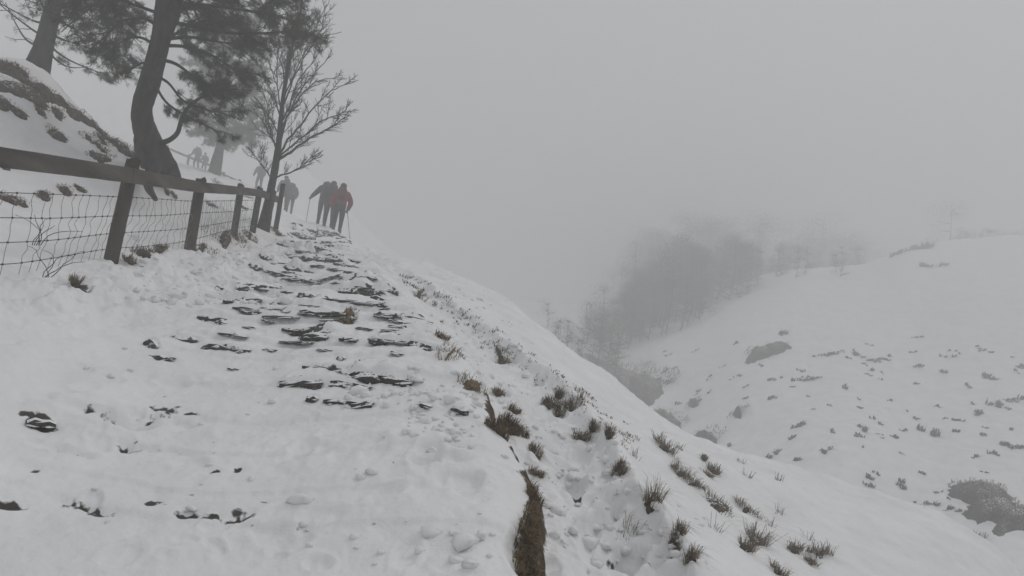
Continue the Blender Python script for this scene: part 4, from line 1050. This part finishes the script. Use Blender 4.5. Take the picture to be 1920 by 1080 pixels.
        fs.append(tuple(range(n))[::-1]); fs.append(tuple(range((len(prof)-1)*n, len(prof)*n)))
        bz.add(vs, fs)
        pk = empty('backpack', foot); pk.rotation_euler = (0, 0, heading); pk.scale = root.scale; tag(pk, packlabel, 'backpack')
        bag = bz.build('bag', pack, pk)
        pb = MB(); pb.tube([cc+bk*.09-ax*.16, cc+bk*.125-ax*.12, cc+bk*.13-ax*.02, cc+bk*.10+ax*.03], [.05, .085, .08, .04], 10); pb.build('pocket', pack, bag)
        for s_ in (-1, 1):
            st = MB(); sh = np.array(J['rs' if s_ > 0 else 'ls'][0]); x_ = np.array([.115*s_, 0, 0])
            st.tube([cc+ax*.2+x_-bk*.06, ch+ax*.13+x_, ch-bk*.165+x_+ax*.02, sp-bk*.15+x_*1.1, cc-ax*.2+x_-bk*.05], [.016]*5, 6); st.build('strap', pack, pk)
    return root, (np.array(J['lp'][0]), np.array(J['rp'][0]))
def world_of(root, p):
    s = root.scale[0]; a = root.rotation_euler[2]; x, y, z = p*s
    return np.array([root.location[0]+x*math.cos(a)-y*math.sin(a), root.location[1]+x*math.sin(a)+y*math.cos(a), root.location[2]+z])
def trek_pole(root, p, dx, dy, label):
    top = world_of(root, p)+[0, 0, .05]; fx, fy = top[0]+dx, top[1]+dy; bot = np.array([fx, fy, gz(fx, fy)-.04])
    t = empty('trekking_pole', bot); tag(t, label, 'trekking pole')
    d = unit(top-bot); b = MB(); b.tube([bot, bot+(top-bot)*.5, top-d*.1], [.008, .011, .012], 6); sh_ = b.build('shaft', M_POLE, t, True, bot)
    b = MB(); b.tube([top-d*.12, top-d*.06, top], [.017, .015, .019], 7); b.build('grip', M_GLOVE, t, True, bot)
    b = MB(); b.tube([bot+d*.06, bot+d*.068], [.045, .04], 10); b.build('basket', M_GLOVE, sh_, True, bot)
def at_feet(px, py, d):
    p = un(px, py, d); return np.array([p[0], p[1], gz(p[0], p[1])])
J_RED = cloth('red_jacket', (.16, .018, .02), (.21, .026, .03)); P_RED = cloth('red_pack', (.08, .02, .024), (.11, .03, .03)); J_DARK = cloth('dark_jacket', (.03, .032, .04)); J_GREY = cloth('grey_jacket', (.06, .062, .065))
T_DARK = cloth('dark_trousers', (.018, .018, .02)); P_GREY = cloth('grey_pack', (.06, .065, .06)); P_DARK = cloth('dark_pack', (.025, .03, .03)); H_DARK = cloth('dark_hat', (.025, .022, .022)); H_RED = cloth('maroon_hat', (.10, .015, .02))
HD = math.radians(14)
r1, h1 = person(at_feet(628, 446, 21.5), HD, 1.80, J_RED, T_DARK, H_DARK, 'hiker in a red jacket, rightmost of the three on the steps', .20, .16,
    rarm=((.33, .10, 1.12), (.26, .22, .90)), pack=P_RED, packlabel='red backpack on the rightmost hiker in the red jacket')
trek_pole(r1, h1[1], .28, -.10, 'thin trekking pole in the right hand of the red jacketed hiker')
r2, h2 = person(at_feet(612, 436, 22.8), HD+.1, 1.78, J_DARK, T_DARK, H_RED, 'dark clothed hiker between the red jacket and the leftmost of the three', .28, .2, pack=P_DARK, packlabel='dark backpack on the middle hiker of the three')
r3, h3 = person(at_feet(599, 432, 23.4), HD, 1.80, J_DARK, T_DARK, None, 'stooping dark hiker with an outstretched left arm, leftmost of the three', .42, .14,
    larm=((-.36, .34, 1.16), (-.50, .48, 1.02)), pack=P_GREY, packlabel='grey backpack on the stooping leftmost hiker of the three')
trek_pole(r3, h3[0], -.02, .05, 'thin trekking pole in the outstretched left hand of the stooping hiker')
r4, _ = person(at_feet(541, 398, 33), HD+.2, 1.8, J_GREY, T_DARK, None, 'misty hiker right behind the fence end post, right of a pair', .3, .1, pack=P_GREY, packlabel='large pale backpack on the misty hiker right of the fence end')
r5, _ = person(at_feet(528, 400, 31), HD+.3, 1.75, J_GREY, T_DARK, H_DARK, 'misty hiker half hidden by the fence end post, left of a pair', .25, .1, pack=P_GREY, packlabel='pale backpack on the misty hiker behind the fence end post')
r6, _ = person(at_feet(484, 356, 40), HD+.5, 1.8, J_GREY, T_DARK, H_DARK, 'faint hiker in mist above the rail, left of the bare tree trunk', .2, .12, pack=P_GREY, packlabel='faint backpack on the hiker left of the bare tree trunk')
r7, _ = person(at_feet(367, 316, 46), HD+.8, 1.8, J_GREY, T_DARK, None, 'faint broad hiker by the upper fence, left of two', .25, .12, pack=P_GREY, packlabel='faint backpack on the left hiker by the upper fence')
r8, _ = person(at_feet(382, 320, 47), HD+.8, 1.5, J_GREY, T_DARK, H_DARK, 'faint small hiker by the upper fence, right of two', .15, .1)
